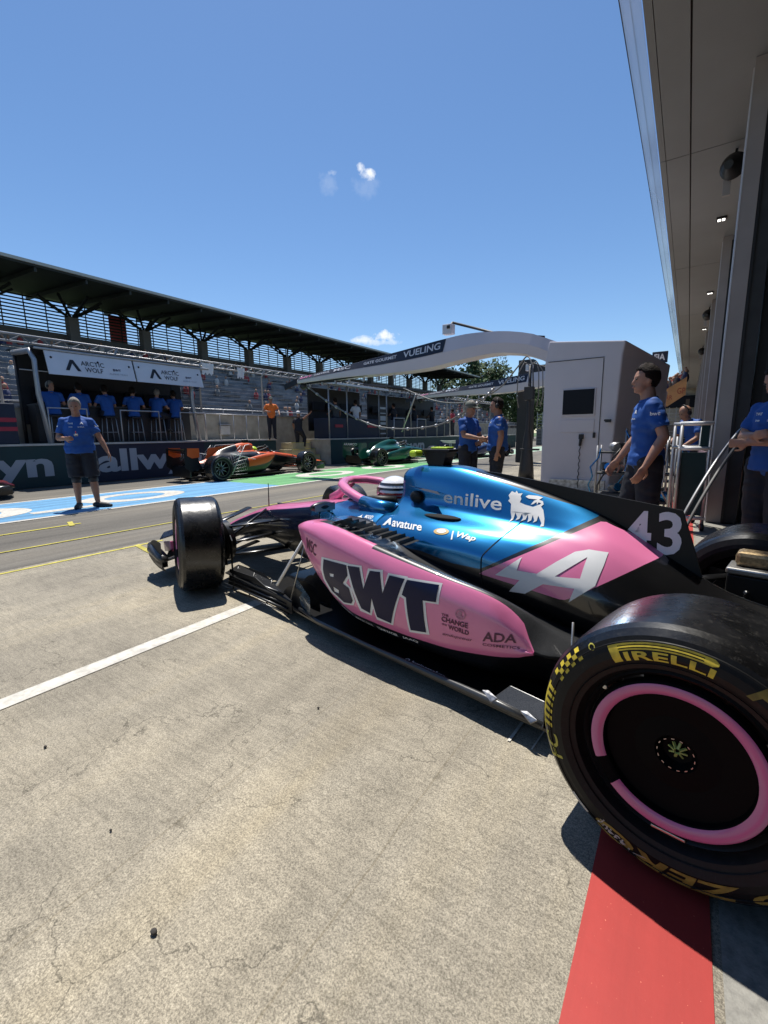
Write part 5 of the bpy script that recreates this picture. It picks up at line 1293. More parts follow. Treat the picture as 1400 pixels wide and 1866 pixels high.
# ---- garage building and its canopy
def garage():
    t = thing('garage_building', 'long pit garage building with overhanging canopy along the right side', 'building', (0, 0, 0))
    Yb = 62
    z = 5.5
    for i, (a, b) in enumerate(((-8, 3.4), (3.41, 9.24), (9.25, 15.2), (15.21, 21.2), (21.21, 30), (30.01, 46), (46.01, Yb))):
        mb = MB(); mb.box((-.705, (a+b)/2, z+.03), (.08, b-a-.012, .06), M_soff); mb.build('canopy_panel', t)
        mb = MB(); mb.box((-.50, (a+b)/2, z+.03), (.315, b-a-.012, .06), M_soff); mb.build('canopy_panel', t)
        mb = MB(); mb.box((.155, (a+b)/2, z+.03), (.955, b-a-.012, .06), M_soff); mb.build('canopy_panel', t)
    mb = MB(); mb.box((-.05, 27, z+.12), (1.38, 2*(Yb-27), .08), M_blk); mb.build('canopy_deck', t)
    g = mat('fascia_glass', (.42, .46, .66), .12, alpha=.62, spec=.8)
    mb = MB(); mb.add([(-.76, -8, z+.0), (-.76, Yb, z), (-1.0, Yb, z+.27), (-1.0, -8, z+.27), (-.755, -8, z+.01), (-.755, Yb, z+.01), (-.99, Yb, z+.28), (-.99, -8, z+.28)], [(0, 1, 2, 3), (7, 6, 5, 4)], g); mb.build('fascia_glass', t, recalc=False)
    mb = MB(); mb.tube([(-1.0, -8, z+.275), (-1.0, Yb, z+.275)], .008, M_blk, 6); mb.tube([(-.88, 3, z+.15), (-.86, Yb, z+.13)], .005, M_blk, 6); mb.build('fascia_rail', t)
    # pillars, header and dark interior
    for k in range(9):
        y = 7.45+5.9*k
        mb = MB(); mb.box((.385, y+.3, z/2), (.18, .6, z-.01), M_col); mb.box((.55, y+.25, z/2), (.14, .5, z-.02), M_dk); mb.build('pillar', t)
        mb = MB(); mb.box((.288, y+.02, z/2-.05), (.014, .05, z-.12), M_sign); mb.box((.47, y-.01, z/2-.05), (.03, .03, z-.12), M_blk); mb.build('pillar_trim', t)
        mb = MB(); mb.box((.70, y+.35, 2.6), (.10, .3, 5.2), M_blk); mb.build('door_track', t)
    mb = MB(); mb.box((.62, 30, 4.9), (.12, 2*(Yb-30), 1.15), M_dk); mb.build('header', t)
    mb = MB(); mb.box((6.6, 27, z+.4), (11.6, 2*(Yb-27), .4), M_gconc); mb.box((12.4, 27, z/2), (.3, 2*(Yb-27), z), M_gconc); mb.build('roof', t)
    for y in (-8, 2.2-6, 7.9, 13.8, 19.7, 25.6, 37.4, 49.2):
        mb = MB(); mb.box((6.6, y+.1, z/2), (11.4, .14, z-.02), M_dk); mb.build('partition', t)
    mb = MB()
    for k in range(3): mb.tube([(.86+.1*k, 7.0-.2*k, 0), (.86+.1*k, 7.0-.2*k, 5.3)], .05, M_blk, 8)
    mb.build('door_cable', t)
garage()
# canopy lamps
def lamp(loc, label, src=[]):
    if not src:
        t = thing('canopy_lamp', label, 'lamp', loc, 0, 'square lamps under the canopy')
        mb = MB(); mb.box((0, 0, -.02), (.17, .17, .04), M_blk); mb.build('housing', t, bevel=.006)
        for s in (-1, 1):
            mb = MB(); mb.box((.036*s, 0, -.043), (.05, .11, .006), mat('lamp_lit', (.8, .8, .8), .4, emit=((1, .97, .9), 2.2))); mb.build('lamp_tube', t)
        src.append(t); return
    c = copy_tree(src[0]); c.location = loc; c['label'] = label
for y, l in ((12.2, 'nearest square lamp set in the canopy soffit'), (18.2, 'second square lamp along the canopy soffit'), (24.3, 'third square lamp along the canopy soffit'), (30.5, 'farthest square lamp along the canopy soffit')): lamp((.20, y, 5.5), l)
def speaker(loc, label, src=[]):
    if not src:
        t = thing('horn_speaker', label, 'loudspeaker', loc, 0, 'round loudspeakers under the canopy')
        mb = MB(); mb.lathe([(0, -.02), (.17, -.02), (.18, .02), (.13, .12), (.06, .22), (0, .22)], (0, 0, -.28), (-.35, -1, -.2), M_blk, 20); mb.build('horn', t)
        mb = MB(); mb.tube([(0, .1, -.28), (.02, .1, 0)], .02, M_blk, 6); mb.box((-.06, .12, -.50), (.10, .06, .26), M_col); mb.build('bracket', t)
        src.append(t); return
    c = copy_tree(src[0]); c.location = loc; c['label'] = label
for y, l in ((9.4, 'nearest round black loudspeaker hanging under the canopy'), (20.2, 'second round black loudspeaker further along the canopy'), (29, 'farthest round black loudspeaker under the canopy')): speaker((.24, y, 5.5), l)

# ---- things beyond the cabin
t = thing('sign_board', 'small navy sign with red lower stripe above the cabin corner', 'sign', (-.66, 12, 2.62))
mb = MB(); mb.box((0, 0, .22), (.30, .04, .24), M_navyb); mb.build('sign_panel', t, bevel=.01)
mb = MB(); mb.box((.0, .0, .04), (.26, .05, .09), M_sign); mb.box((.02, -.03, .04), (.18, .01, .05), M_red); mb.build('lower_panel', t)
flat_text('FIA', (-.11, -.024, .15), (1, 0, 0), (0, 0, 1), .21, .14, M_white, t, .03)
mb = MB(); mb.tube([(-.05, .04, -2.62), (-.05, .04, .2)], .02, M_alu, 6); mb.build('pole', t)
t = thing('balcony', 'orange banner balcony crowded with people at the far end of the lane', 'balcony', (0, 32, 0))
M_org = mat('orange_banner', (.62, .30, .12), .7, var=.2, scale=2)
mb = MB(); mb.add([(-1.75, 0, 3.35), (-.32, 0, 4.3), (-.32, 0, 3.3), (-1.2, 0, 2.65), (-1.75, .1, 3.35), (-.32, .1, 4.3), (-.32, .1, 3.3), (-1.2, .1, 2.65)], [(0, 1, 2, 3), (7, 6, 5, 4), (0, 4, 5, 1), (1, 5, 6, 2), (2, 6, 7, 3), (3, 7, 4, 0)], M_org); mb.build('banner', t)
flat_text('GP', (-.75, -.01, 3.35), (1, 0, 0), (0, .0, 1), .4, .35, mat('banner_red', (.45, .12, .06), .7), t, .02); flat_text('RRR', (-1.45, -.01, 3.05), (1, 0, 0), (0, 0, 1), .5, .25, MATS['banner_red'], t, .02)
mb = MB(); mb.box((-.75, 3, 1.45), (1.5, 4, .3), M_gconc); mb.box((-.2, 3, 1.6), (.2, .3, 3.2), M_gconc); mb.box((-1.5, 3, .8), (.2, .3, 1.6), M_gconc); mb.build('platform', t)
mb = MB()
for k in range(46):
    u = rr.random(); x = -1.85+1.5*u; y = .4+rr.random()*2.2; z = 3.30+.95*u+rr.random()*.30
    y += 32; mb.ell((x, y, z), (.14, .1, .28), rr.choice(cm), 6, 4); mb.ell((x, y, z+.36), (.085, .08, .11), skin_far, 6, 4)
o = mb.build('crowd', recalc=False); struct(o, 'stuff')
tag(MB().box((-2.0, 60, 3), (7, 6, 6), M_wallc).box((-2.0, 56.9, 4.2), (6.4, .1, 1.2), M_glassd).box((-2, 60, 6.1), (7.4, 6.4, .25), M_roofed).build('end_building'), 'pale low building at the far end of the pit lane', 'building')
# hills and trees
def hill(name, x, y, rx, ry, h, m):
    n = 40; vs = [(x, y, h)]; fs = []
    for j in range(1, 7):
        for i in range(n):
            a = 2*math.pi*i/n; q = j/6
            vs.append((x+rx*q*math.cos(a), y+ry*q*math.sin(a), h*(math.cos(q*math.pi)*.5+.5)*(1+.15*math.sin(3*a+j))-.03))
    fs += [(0, 1+i, 1+(i+1) % n) for i in range(n)]
    for j in range(5): fs += [(1+j*n+i, 1+(j+1)*n+i, 1+(j+1)*n+(i+1) % n, 1+j*n+(i+1) % n) for i in range(n)]
    mb = MB(); mb.add(vs, fs, m, True); return struct(mb.build(name))
hill('hill', 60, 260, 160, 90, 9, mat('hill_green', (.06, .10, .03), .9, var=.5, scale=.12))
M_leaf = [mat('leaf_dark', (.022, .045, .012), .8), mat('leaf_mid', (.04, .078, .02), .8), mat('leaf_light', (.07, .115, .035), .8)]
M_bark = mat('bark', (.08, .06, .04), .9, var=.3)
def tree_mesh(seed, h, w_):
    r_ = random.Random(seed); mbt = MB(); mbt.tube([(0, 0, 0), (.1, 0, h*.3), (-.1, .1, h*.75)], [h*.03, h*.022, h*.008], M_bark, 7)
    for k in range(6):
        a = r_.uniform(0, 6.28); z = h*r_.uniform(.3, .6); mbt.tube([(0, 0, z), (w_*.35*math.cos(a), w_*.35*math.sin(a), z+h*.18)], [h*.012, h*.004], M_bark, 5)
    mc = MB(); cl = []
    for k in range(26):
        a = r_.uniform(0, 6.28); u = r_.random()**.6; z = h*r_.uniform(.28, .95); rr_ = w_*.5*u*math.sin(min(1, (1.05-z/h)*1.6)*1.57+.1)
        cl.append((rr_*math.cos(a), rr_*math.sin(a), z, w_*r_.uniform(.12, .24)))
    for (x, y, z, q) in cl:
        for k in range(150):
            d = Vector((r_.gauss(0, 1), r_.gauss(0, 1), r_.gauss(0, 1))).normalized()*q*(r_.random()**.4)
            c = Vector((x, y, z))+d; s = h*.022*r_.uniform(.6, 1.4)
            a1 = Vector((r_.gauss(0, 1), r_.gauss(0, 1), r_.gauss(0, 1))).normalized(); b1 = a1.orthogonal().normalized()
            mc.add([c-a1*s, c+b1*s*.6, c+a1*s, c-b1*s*.6], [(0, 1, 2, 3)], M_leaf[r_.choice((0, 1, 1, 2))])
    return mbt, mc
protos = []
TREES = [(-35.5, 82, 16.5, 11), (-32, 86, 15, 10), (-28, 80, 9.5, 9), (-38.5, 92, 15.5, 10), (-24, 84, 9.5, 9), (-20, 80, 9, 8.5), (-27, 96, 12, 10), (-16, 82, 8.5, 8), (-12, 86, 9, 9), (-7, 84, 8, 8), (-18, 98, 11, 10), (-2, 88, 8, 8), (-31, 74, 7.5, 8), (-22, 72, 7, 7)]
for i, (x, y, h, w_) in enumerate(TREES):
    if i < 3:
        t = thing('tree', '', 'tree', (x, y, 0), rnd.random()*6, 'trees beyond the far end of the pit lane'); a, b = tree_mesh(i+5, h, w_); a.build('trunk', t); b.build('crown', t, recalc=False); protos.append((t, h))
    else:
        p, ph = protos[i % 3]; t = copy_tree(p); t.location = (x, y, 0); t.scale = (h/ph,)*3; t.rotation_euler = (0, 0, rnd.random()*6)
    t['label'] = 'dark green leafy tree standing among others beyond the end of the grandstand'
# mesh fence at the far end
t = thing('far_fence', 'pale debris fence panel crossing the far end of the lane', 'fence', (-6.5, 46, 0))
mb = MB()
for k in range(25): mb.box((-6+.5*k, 0, 1.6), (.05, .05, 3.2), M_alu)
for k in range(10): mb.box((0, 0, .3+.3*k), (12, .03, .03), M_alu)
mb.build('fence_grid', t)
mb = MB(); mb.box((0, .1, .8), (12, .1, 1.6), M_gconc); mb.build('fence_base', t)

# ---- equipment by the garage
def trolley():
    t = thing('equipment_trolley', 'tall aluminium equipment trolley with dark teal panels beside the garage pillar', 'trolley', (.02, 7.0, 0), R(8))
    for (x, y) in ((-.13, -.3), (.17, -.3), (-.13, .3), (.17, .3)):
        mb = MB(); mb.tube([(x, y, .08), (x, y, 1.32)], .02, M_alu, 8); mb.build('frame_post', t)
        mb = MB(); mb.lathe([(0, -.02), (.045, -.02), (.05, 0), (.045, .02), (0, .02)], (x, y, .05), (1, 0, 0), M_blk, 16); mb.build('castor', t)
    for z, w_ in ((1.32, 1), (1.02, 1), (.16, 1)):
        mb = MB(); mb.tube([(-.15, -.3, z), (.19, -.3, z)], .024, M_white, 8); mb.tube([(-.15, .3, z), (.19, .3, z)], .024, M_alu, 8); mb.build('cross_bar', t)
    mb = MB(); mb.box((.02, -.27, .58), (.26, .02, .78), M_teal); mb.build('front_panel', t)
    mb = MB(); mb.box((.12, -.29, 1.17), (.10, .02, .26), M_teal); mb.box((.15, .0, .58), (.02, .5, .8), mat('pinkish_panel', (.25, .17, .20), .5)); mb.build('side_panel', t)
trolley()
def gear(x, y, h, label, seed):
    r_ = random.Random(seed); t = thing('wheel_gun_rack', label, 'rack', (x, y, 0), r_.uniform(-.3, .3))
    for (a, b) in ((-.25, -.2), (.25, -.2), (-.25, .2), (.25, .2)):
        mb = MB(); mb.tube([(a, b, 0), (a, b, h)], .018, M_alu, 6); mb.build('rack_post', t)
    for k in range(3):
        mb = MB(); z = .15+k*(h-.2)/2.2; mb.box((0, 0, z), (.52, .42, .03), M_dk); mb.build('shelf', t)
        for q in range(3):
            mb = MB(); c = (r_.uniform(-.18, .18), r_.uniform(-.12, .12), z+.1)
            mb.lathe([(0, -.07), (.07, -.07), (.08, 0), (.06, .07), (0, .07)], c, (r_.uniform(-1, 1), 1, r_.uniform(-.4, .4)), r_.choice((M_blk, M_alu, M_bluep, M_dk)), 14); mb.build('air_tool', t)
    for q in range(3):
        mb = MB(); P = [(r_.uniform(-.3, .3), -.22, h-.05)]
        for k in range(5): P.append((P[-1][0]+r_.uniform(-.12, .12), -.24+r_.uniform(-.05, .05), P[-1][2]-h/6.2))
        mb.tube(P, .014, r_.choice((M_bluep, M_blk, M_alu)), 6); mb.build('hose', t)
gear(-.42, 8.1, 1.15, 'nearest low rack of wheel guns and blue hoses behind the man by the cabin', 2)
gear(-.75, 10.1, 1.3, 'second rack of dark tools and hoses behind the first rack', 5)
gear(-.18, 11.6, 1.2, 'third tool rack farthest back along the garage fronts', 8)
gear(-1.05, 8.9, 1.0, 'small tool rack close to the cabin corner', 12)
hose([(.55, 5.9, 1.36), (.39, 5.6, 1.19), (.22, 5.3, .90), (.05, 5.0, .52), (-.12, 4.75, .04)], .016, M_alu, 'silver braided hose slanting down from the garage to the floor')
hose([(.60, 5.9, 1.33), (.44, 5.6, 1.15), (.27, 5.3, .86), (.10, 5.0, .48), (-.06, 4.75, .04)], .016, M_hose, 'grey hose slanting down beside the silver braided hose')
# ================================================================== the other cars in the lane
M_orgp = mat('papaya_paint', (.62, .085, .006), .4, coat=.2)
M_grnp = mat('racing_green_paint', (.004, .085, .06), .28, coat=.7, metal=.2)
M_drkp = mat('dark_red_paint', (.12, .01, .015), .3, coat=.6)
M_blw = mat('dark_blue_paint', (.01, .03, .12), .3, coat=.6)
M_rings = mat('tyre_green_white', (.14, .13, .10), .7, spec=.1)
def other_car(label, loc, rz, c_top, c_side, c_pod, rake=False, wingtext=None):
    t = thing('racing_car', label, 'racing car', loc, rz)
    mb = MB(); loft_mesh(mb, CHASSIS, lambda k, s: (M_carbm if (k <= 1 and s < 2.34) else c_top if k <= 3 else (c_side if k <= 5 else M_carb)), ds=.09, sub=3, front_mat=c_top); mb.build('chassis', t)
    mb = MB(); loft_mesh(mb, COVER, lambda k, s: (c_top if (k <= 4 and s > (1.15 if rake else .1)) or (rake and k <= 3 and s < .5) else c_side if k <= 6 else M_carb), ds=.09, sub=3, front_mat=M_black); mb.build('engine_cover', t)
    for sg in (1, -1):
        mb = MB(); loft_side(mb, POD, lambda k, s: (c_pod if (4 <= k <= 7 and s > .6 and not (rake and s < 1.2)) and not (rake and k == 7) else M_carb), ds=.09, sub=3, sgn=sg, cap_mat=M_carb); mb.build('sidepod', t)
    mb = MB(); mb.prism([(1.28, 1.02), (.66, .955), (.22, .90), (.1, .55), (.6, .8)], -.006, .006, c_top, 'y'); mb.build('shark_fin', t)
    mb = MB(); mb.prism(poly, .070, .082, M_carb, 'z'); mb.build('floor', t)
    mb = MB(); mb.tube(HP, [.032]*len(HP), M_carbm, 8); mb.tube([(2.335, 0, .955), (2.50, 0, .80), (2.58, 0, .72)], [.028, .022, .03], M_carbm, 8); mb.build('halo', t)
    mb = MB(); mb.ell((1.86, 0, .80), (.135, .12, .125), M_lime if rake else M_helm, 16, 10); mb.build('helmet', t)
    mb = MB(); mb.box((1.55, 0, 1.09), (.2, .08, .09), M_carbm); mb.build('camera_mount', t, bevel=.01)
    for sg in (1, -1):
        mb = MB(); mb.ell((2.18, .46*sg, .765), (.035, .10, .035), c_side, 10, 6); mb.build('wing_mirror', t)
    front_wing(t, c_side if not rake else c_top, c_top, M_carb)
    arms(t, WB, .16, .70, .42, .36); arms(t, 0, .12, .66, .38, .36)
    for (s0, q, w_, st) in ((WB, .81, .34, 1), (WB, -.81, .34, -1), (0, .79, .42, 1), (0, -.79, .42, -1)):
        e, ty = wheel(t, (s0, q, .36), w_, st, spokes=True)
        mb = MB()
        for a0 in (20, 200):
            vs = []
            for k in range(13):
                a = R(a0+k*10)
                for r_ in (.285, .315): vs.append((math.cos(a)*r_, (w_/2+.003)*st, math.sin(a)*r_))
            mb.add(vs, [(2*i, 2*i+1, 2*i+3, 2*i+2) for i in range(12)], M_rings)
        vs = []
        for k in range(33):
            a = R(k*11.25)
            for r_, o_ in ((.212, .86), (.228, .86)): vs.append((math.cos(a)*r_, (w_/2*o_+.004)*st, math.sin(a)*r_))
        mb.add(vs, [(2*i, 2*i+1, 2*i+3, 2*i+2) for i in range(32)], M_rings)
        mb.build('tyre_lettering', e, recalc=False)
    rear_wing(t, M_carbm if rake else c_top, c_side, z1=.93, upper=c_top if rake else None)
    mb = MB(); mb.box((-.35, 0, .34), (.5, .2, .22), M_carbm); mb.build('gearbox', t, bevel=.02)
    mb = MB(); mb.box((-.66, 0, .28), (.04, .9, .30), M_carb); mb.build('diffuser', t)
    if rake:
        for sg in (-1, 1):
            mb = MB(); x0, x1, z0, z1 = .42, .98, .14, .98; n = 8
            for k in range(n+1):
                u = k/n; mb.tube([(x0+(x1-x0)*u, .80*sg, z0+.1*u), (x0+(x1-x0)*u-.10, .74*sg, z1-.38*(1-u))], .006, M_alu, 4)
                mb.tube([(x0+.02*k, .80*sg-.06*sg*u, z0+(z1-z0)*u*.75), (x1-.02*k, .80*sg-.06*sg*u, z0+(z1-z0)*u)], .006, M_alu, 4)
            mb.tube([(x0, .8*sg, z0), (x1, .74*sg, z1), (x1+.5, .3*sg, 1.0)], .010, M_white, 5); mb.tube([(x0, .8*sg, .75), (x1+.35, .75*sg, .55)], .010, M_white, 5)
            mb.build('sensor_rake', t)
    if wingtext:
        flat_text(wingtext, (-.89, -.38, .82), (0, 1, 0), (0, 0, 1), .76, .10, M_white, t, .01) if False else None
        vs, fs = text_polys(wingtext, .01); mb = MB(); mb.add([(-.825, .40-.80*x, .835+.09*y) for x, y in vs], fs, M_white); mb.build('lettering', t, recalc=False)
    return t
other_car('orange open-wheel racing car carrying a metal sensor lattice, parked before the pit wall', (-11.80, 8.05, 0), R(88), M_orgp, M_carb, M_orgp, rake=True)
other_car('dark green open-wheel racing car with white wing lettering in front of the green wall', (-11.0, 15.1, 0), R(79), M_grnp, M_grnp, M_grnp, wingtext='ARAMCO')
other_car('dark blue open-wheel racing car half hidden behind the near car and the two men', (-9.7, 21.2, 0), R(80), M_blw, M_whited, M_blw)
other_car('dark red racing car with only its nose showing at the left edge', (-12.75, -.70, 0), R(90), M_drkp, M_carb, M_drkp)

# ================================================================== people
SK = {}
def skin_mat(name, c): return mat(name, c, .55, var=.08, scale=30)
M_skA = skin_mat('skin_light', (.36, .19, .125)); M_skB = skin_mat('skin_tanned', (.30, .15, .095))
M_polo = mat('polo_blue', (.008, .07, .29), .75, var=.12, scale=9, bump=.25)
M_polod = mat('polo_trim_navy', (.006, .012, .05), .8)
M_trs = mat('trousers_navy', (.008, .010, .018), .8, var=.2, scale=12, bump=.3)
M_shoe = mat('shoe_black', (.012, .012, .015), .6)
M_hairg = mat('hair_grey', (.20, .18, .155), .8, var=.35, scale=70, bump=.8)
M_hairb = mat('hair_dark_brown', (.012, .007, .005), .75, var=.5, scale=110, bump=1., spec=.2)
M_capg = mat('cap_grey_green', (.09, .10, .085), .8)
M_eye = mat('eye_dark', (.01, .008, .008), .3); M_lip = mat('lip', (.26, .10, .08), .6); M_org = MATS['orange_banner']
M_orgs = mat('orange_shirt', (.75, .17, .02), .75, var=.15, scale=9)

def remesh(mb, name, vox, m, parent, smooth=2):
    o = mb.build(name, None, recalc=True)
    md = o.modifiers.new('r', 'REMESH'); md.mode = 'VOXEL'; md.voxel_size = vox; md.use_smooth_shade = True
    if smooth: s2 = o.modifiers.new('s', 'SMOOTH'); s2.iterations = smooth; s2.factor = .5
    dg = bpy.context.evaluated_depsgraph_get(); me = bpy.data.meshes.new_from_object(o.evaluated_get(dg))
    old = o.data; o.modifiers.clear(); o.data = me; bpy.data.meshes.remove(old); me.name = name
    me.materials.clear(); me.materials.append(m); me.polygons.foreach_set('material_index', [0]*len(me.polygons)); me.polygons.foreach_set('use_smooth', [True]*len(me.polygons))
    if parent: o.parent = parent
    return o
def J(*a): return Vector(a)
def limb(mb, pts, rs, m=None, ry=1., n=12):
    m = m or M_skA
    mb.tube(pts, rs, m, n, ry=ry)
    for p, r_ in ((pts[0], rs[0]), (pts[-1], rs[-1])): mb.ell(p, (r_, r_, r_), m, n, 8)
    for p, r_ in list(zip(pts, rs))[1:-1]: mb.ell(p, (r_*.98,)*3, m, n, 8)
def hand(mb, wrist, elbow, curl, palm_n, size=1., thumb_side=1, spread=.35):
    """palm continuing the forearm; palm_n = direction the palm faces"""
    d = (wrist-elbow).normalized(); n = (palm_n-d*palm_n.dot(d)).normalized(); w_ = d.cross(n)*thumb_side
    L = .095*size; c = wrist+d*L*.55
    Mx = Matrix((d, w_, n)).transposed()
    mb.ell(c, (L*.62, .042*size, .017*size), M_skA, 12, 8, rot=Mx); mb.ell(wrist+d*.015, (.03*size, .030*size, .021*size), M_skA, 10, 8, rot=Mx)
    for k, (off, ln) in enumerate(((.032, .072), (.011, .082), (-.011, .076), (-.031, .060))):
        b = wrist+d*L*.98+w_*off*size; a1 = curl*.5; a2 = curl*1.3; p = [b]
        q = b
        for (aa, f) in ((a1, .45), (a2, .33), (a2*1.4, .26)):
            dd = (d*math.cos(aa)+n*math.sin(aa)+w_*off*spread*6*.3).normalized(); q = q+dd*ln*f*size*1.05; p.append(q)
        limb(mb, p, [.0098*size, .0092*size, .0085*size, .0075*size], n=8)
    b = wrist+d*L*.25+w_*.030*size; p1 = b+(d*.6+w_*.75+n*.2).normalized()*.036*size; p2 = p1+(d*.9+w_*.25+n*.35).normalized()*.030*size; p3 = p2+(d*.9+n*.45).normalized()*.024*size
    limb(mb, [b, p1, p2, p3], [.014*size, .0115*size, .0105*size, .009*size], n=8)

def folds(o, amp, sc):
    from mathutils import noise
    vs = o.data.vertices
    for v in vs:
        q = v.co; n1 = noise.noise(Vector((q.x*sc, q.y*sc, q.z*sc*2.1))); n2 = noise.noise(Vector((q.x*sc*2.2+5, q.y*sc*2.2, q.z*sc*3.5)))
        v.co = q+v.normal*amp*(abs(n1)*1.6-.35+n2*.5)
    o.data.update()
def person(label, loc, rz, scale=1., pose=None, shirt=None, legs=None, skin=None, hair=None, bulk=1., vox=.012, shorts=False, face=True, group=None, cap=None, headset=False, yaw=0., nod=0., sleeves=True, logos=False, belly=0., beard=False, hairlen=1., glasses=False, vest=None):
    """pose: joint name -> (x forward, y left, z up) in metres for a 1.78 m figure standing at the origin"""
    P = dict(hipL=(0, .095, .93), hipR=(0, -.095, .93), kneeL=(.02, .10, .50), kneeR=(.02, -.10, .50), ankL=(-.02, .11, .09), ankR=(-.02, -.11, .09), footL=(.13, .14, .035), footR=(.13, -.14, .035),
             pel=(0, 0, .97), waist=(0, 0, 1.10), chest=(0, 0, 1.30), neck=(-.005, 0, 1.475), head=(.02, 0, 1.64), shL=(0, .180, 1.40), shR=(0, -.180, 1.40), elL=(-.02, .26, 1.14), elR=(-.02, -.26, 1.14), wrL=(.05, .27, .90), wrR=(.05, -.27, .90), pnL=(0, -1, 0), pnR=(0, 1, 0), curl=.5)
    P.update(pose or {}); curl = P.pop('curl'); curlR = P.pop('curlR', curl)
    P = {k: Vector(v) for k, v in P.items()}
    skin = skin or M_skA; shirt = shirt or M_polo; legs = legs or M_trs
    t = thing('person', label, 'person', loc, rz, group); t.scale = (scale,)*3
    b = bulk
    mb = MB()
    # torso
    def torso(mb, g, lo='pel'):
        st = [(P['pel'], .152*b+belly*.4, .115*b+belly*.4), (P['waist'], .148*b+belly*.5, .105*b+belly), (P['chest'], .165*b, .118*b+belly*.35), (P['chest']*.45+P['neck']*.55, .155*b, .095*b), (P['neck']*.85+P['chest']*.15, .075, .07)]
        ax = (P['shL']-P['shR']).normalized()
        vs = []; n = 20
        for (c, ry_, rx_) in st:
            for j in range(n):
                a = 2*math.pi*j/n; fw = Vector((0, 0, 1)).cross(ax)*-1
                vs.append(c+ax*math.cos(a)*(ry_+g)+fw*(-math.sin(a))*(rx_+g)+Vector((belly*.5*max(0, -math.sin(a)*-1), 0, 0))*0)
        K = len(st); mb.add(vs, [(i*n+j, i*n+(j+1) % n, (i+1)*n+(j+1) % n, (i+1)*n+j) for i in range(K-1) for j in range(n)]+[tuple(range(n))[::-1], tuple((K-1)*n+j for j in range(n))], M_skA)
    torso(mb, 0)
    for s in 'LR':
        limb(mb, [P['sh'+s], P['sh'+s]*.5+P['el'+s]*.5, P['el'+s]], [.055*b, .048*b, .040*b])
        limb(mb, [P['el'+s], P['el'+s]*.65+P['wr'+s]*.35, P['wr'+s]], [.040*b, .041*b, .027])
        limb(mb, [P['hip'+s], P['hip'+s]*.5+P['knee'+s]*.5, P['knee'+s]], [.092*b, .080*b, .056*b])
        limb(mb, [P['knee'+s], P['knee'+s]*.65+P['ank'+s]*.35, P['ank'+s]], [.056*b, .056*b, .036])
        limb(mb, [P['ank'+s]-Vector((0, 0, .03)), P['foot'+s]], [.036, .03])
        hand(mb, P['wr'+s], P['el'+s], curl if s == 'L' else curlR, P['pn'+s], 1.0, 1 if s == 'L' else -1)
    limb(mb, [P['neck']-Vector((0, 0, .04)), P['head']-Vector((.02, 0, .09))], [.062*min(b, 1.15), .056*min(b, 1.2)])
    # head
    hd = P['head']; Hm = Matrix.Rotation(yaw, 3, 'Z') @ Matrix.Rotation(nod, 3, 'Y')
    def h(x, y, z): return hd+Hm @ Vector((x, y, z))
    mb.ell(h(0, 0, .02), (.096, .076, .105), M_skA, 20, 14, rot=Hm)
    mb.ell(h(.035, 0, -.045), (.062, .058, .072), M_skA, 16, 12, rot=Hm)       # jaw
    mb.ell(h(.070, 0, -.088), (.026, .028, .022), M_skA, 10, 8, rot=Hm)         # chin
    limb(mb, [h(.088, 0, .018), h(.108, 0, -.022)], [.009, .014], n=8)          # nose
    mb.ell(h(.082, 0, .030), (.016, .052, .010), M_skA, 12, 6, rot=Hm)          # brow
    mb.ell(h(.090, 0, -.058), (.012, .026, .010), M_skA, 10, 6, rot=Hm)         # mouth
    for s in (1, -1): mb.ell(h(-.005, .076*s, -.005), (.020, .010, .030), M_skA, 10, 8, rot=Hm)
    body = remesh(mb, 'body', vox, skin, t)
    if face:
        for s in (1, -1):
            m2 = MB(); m2.ell(h(.0905, .031*s, .010), (.008, .013, .007), M_eye, 8, 6, rot=Hm); m2.build('eye', t)
        m2 = MB(); m2.ell(h(.1005, 0, -.057), (.006, .024, .006), M_lip, 8, 6, rot=Hm); m2.build('mouth', t)
    if hair:
        mb = MB(); nu, nv = 36, 26; vs = []
        for i in range(nv+1):
            ph = math.pi*i/nv
            for j in range(nu):
                th = 2*math.pi*j/nu; x = .108*math.sin(ph)*math.cos(th)-.006; y = .086*math.sin(ph)*math.sin(th); z = .028+.115*math.cos(ph)
                line = float(np.interp(x, [-.11, -.03, -.005, .03, .055, .075, .11], [-.075, -.062, -.015, .028, .072, .088, .092]))+.006*math.sin(9*th)
                q = .80 if z < line else 1.0+rnd.uniform(-.01, .035)+.03*math.sin(5*th+7*ph)*max(0, math.cos(ph))+.05*max(0, math.cos(ph))*max(0, math.cos(th))*hairlen
                vs.append(h(x*q, y*q, .02+(z-.02)*q))
        mb.add(vs, [(i*nu+j, (i+1)*nu+j, (i+1)*nu+(j+1) % nu, i*nu+(j+1) % nu) for i in range(nv) for j in range(nu)], hair, True); mb.build('hair', t)
    if cap:
        mb = MB(); mb.ell(h(-.005, 0, .055), (.108, .088, .085), cap, 18, 12, rot=Hm); mb.add([h(.07, -.065, .055), h(.175, -.04, .035), h(.175, .04, .035), h(.07, .065, .055), h(.07, -.065, .047), h(.175, -.04, .027), h(.175, .04, .027), h(.07, .065, .047)], [(0, 1, 2, 3), (7, 6, 5, 4), (0, 4, 5, 1), (1, 5, 6, 2), (2, 6, 7, 3)], cap); mb.build('cap', t)
    if headset:
        mb = MB(); mb.tube([h(0, .09*math.cos(a*.314), .02+.115*math.sin(a*.314)) for a in range(11)], .009, M_blk, 6)
        for s in (1, -1): mb.ell(h(0, .09*s, -.005), (.036, .02, .042), M_blk, 12, 8, rot=Hm)
        mb.build('headset', t)
    # shirt
    mb = MB(); torso(mb, .016)
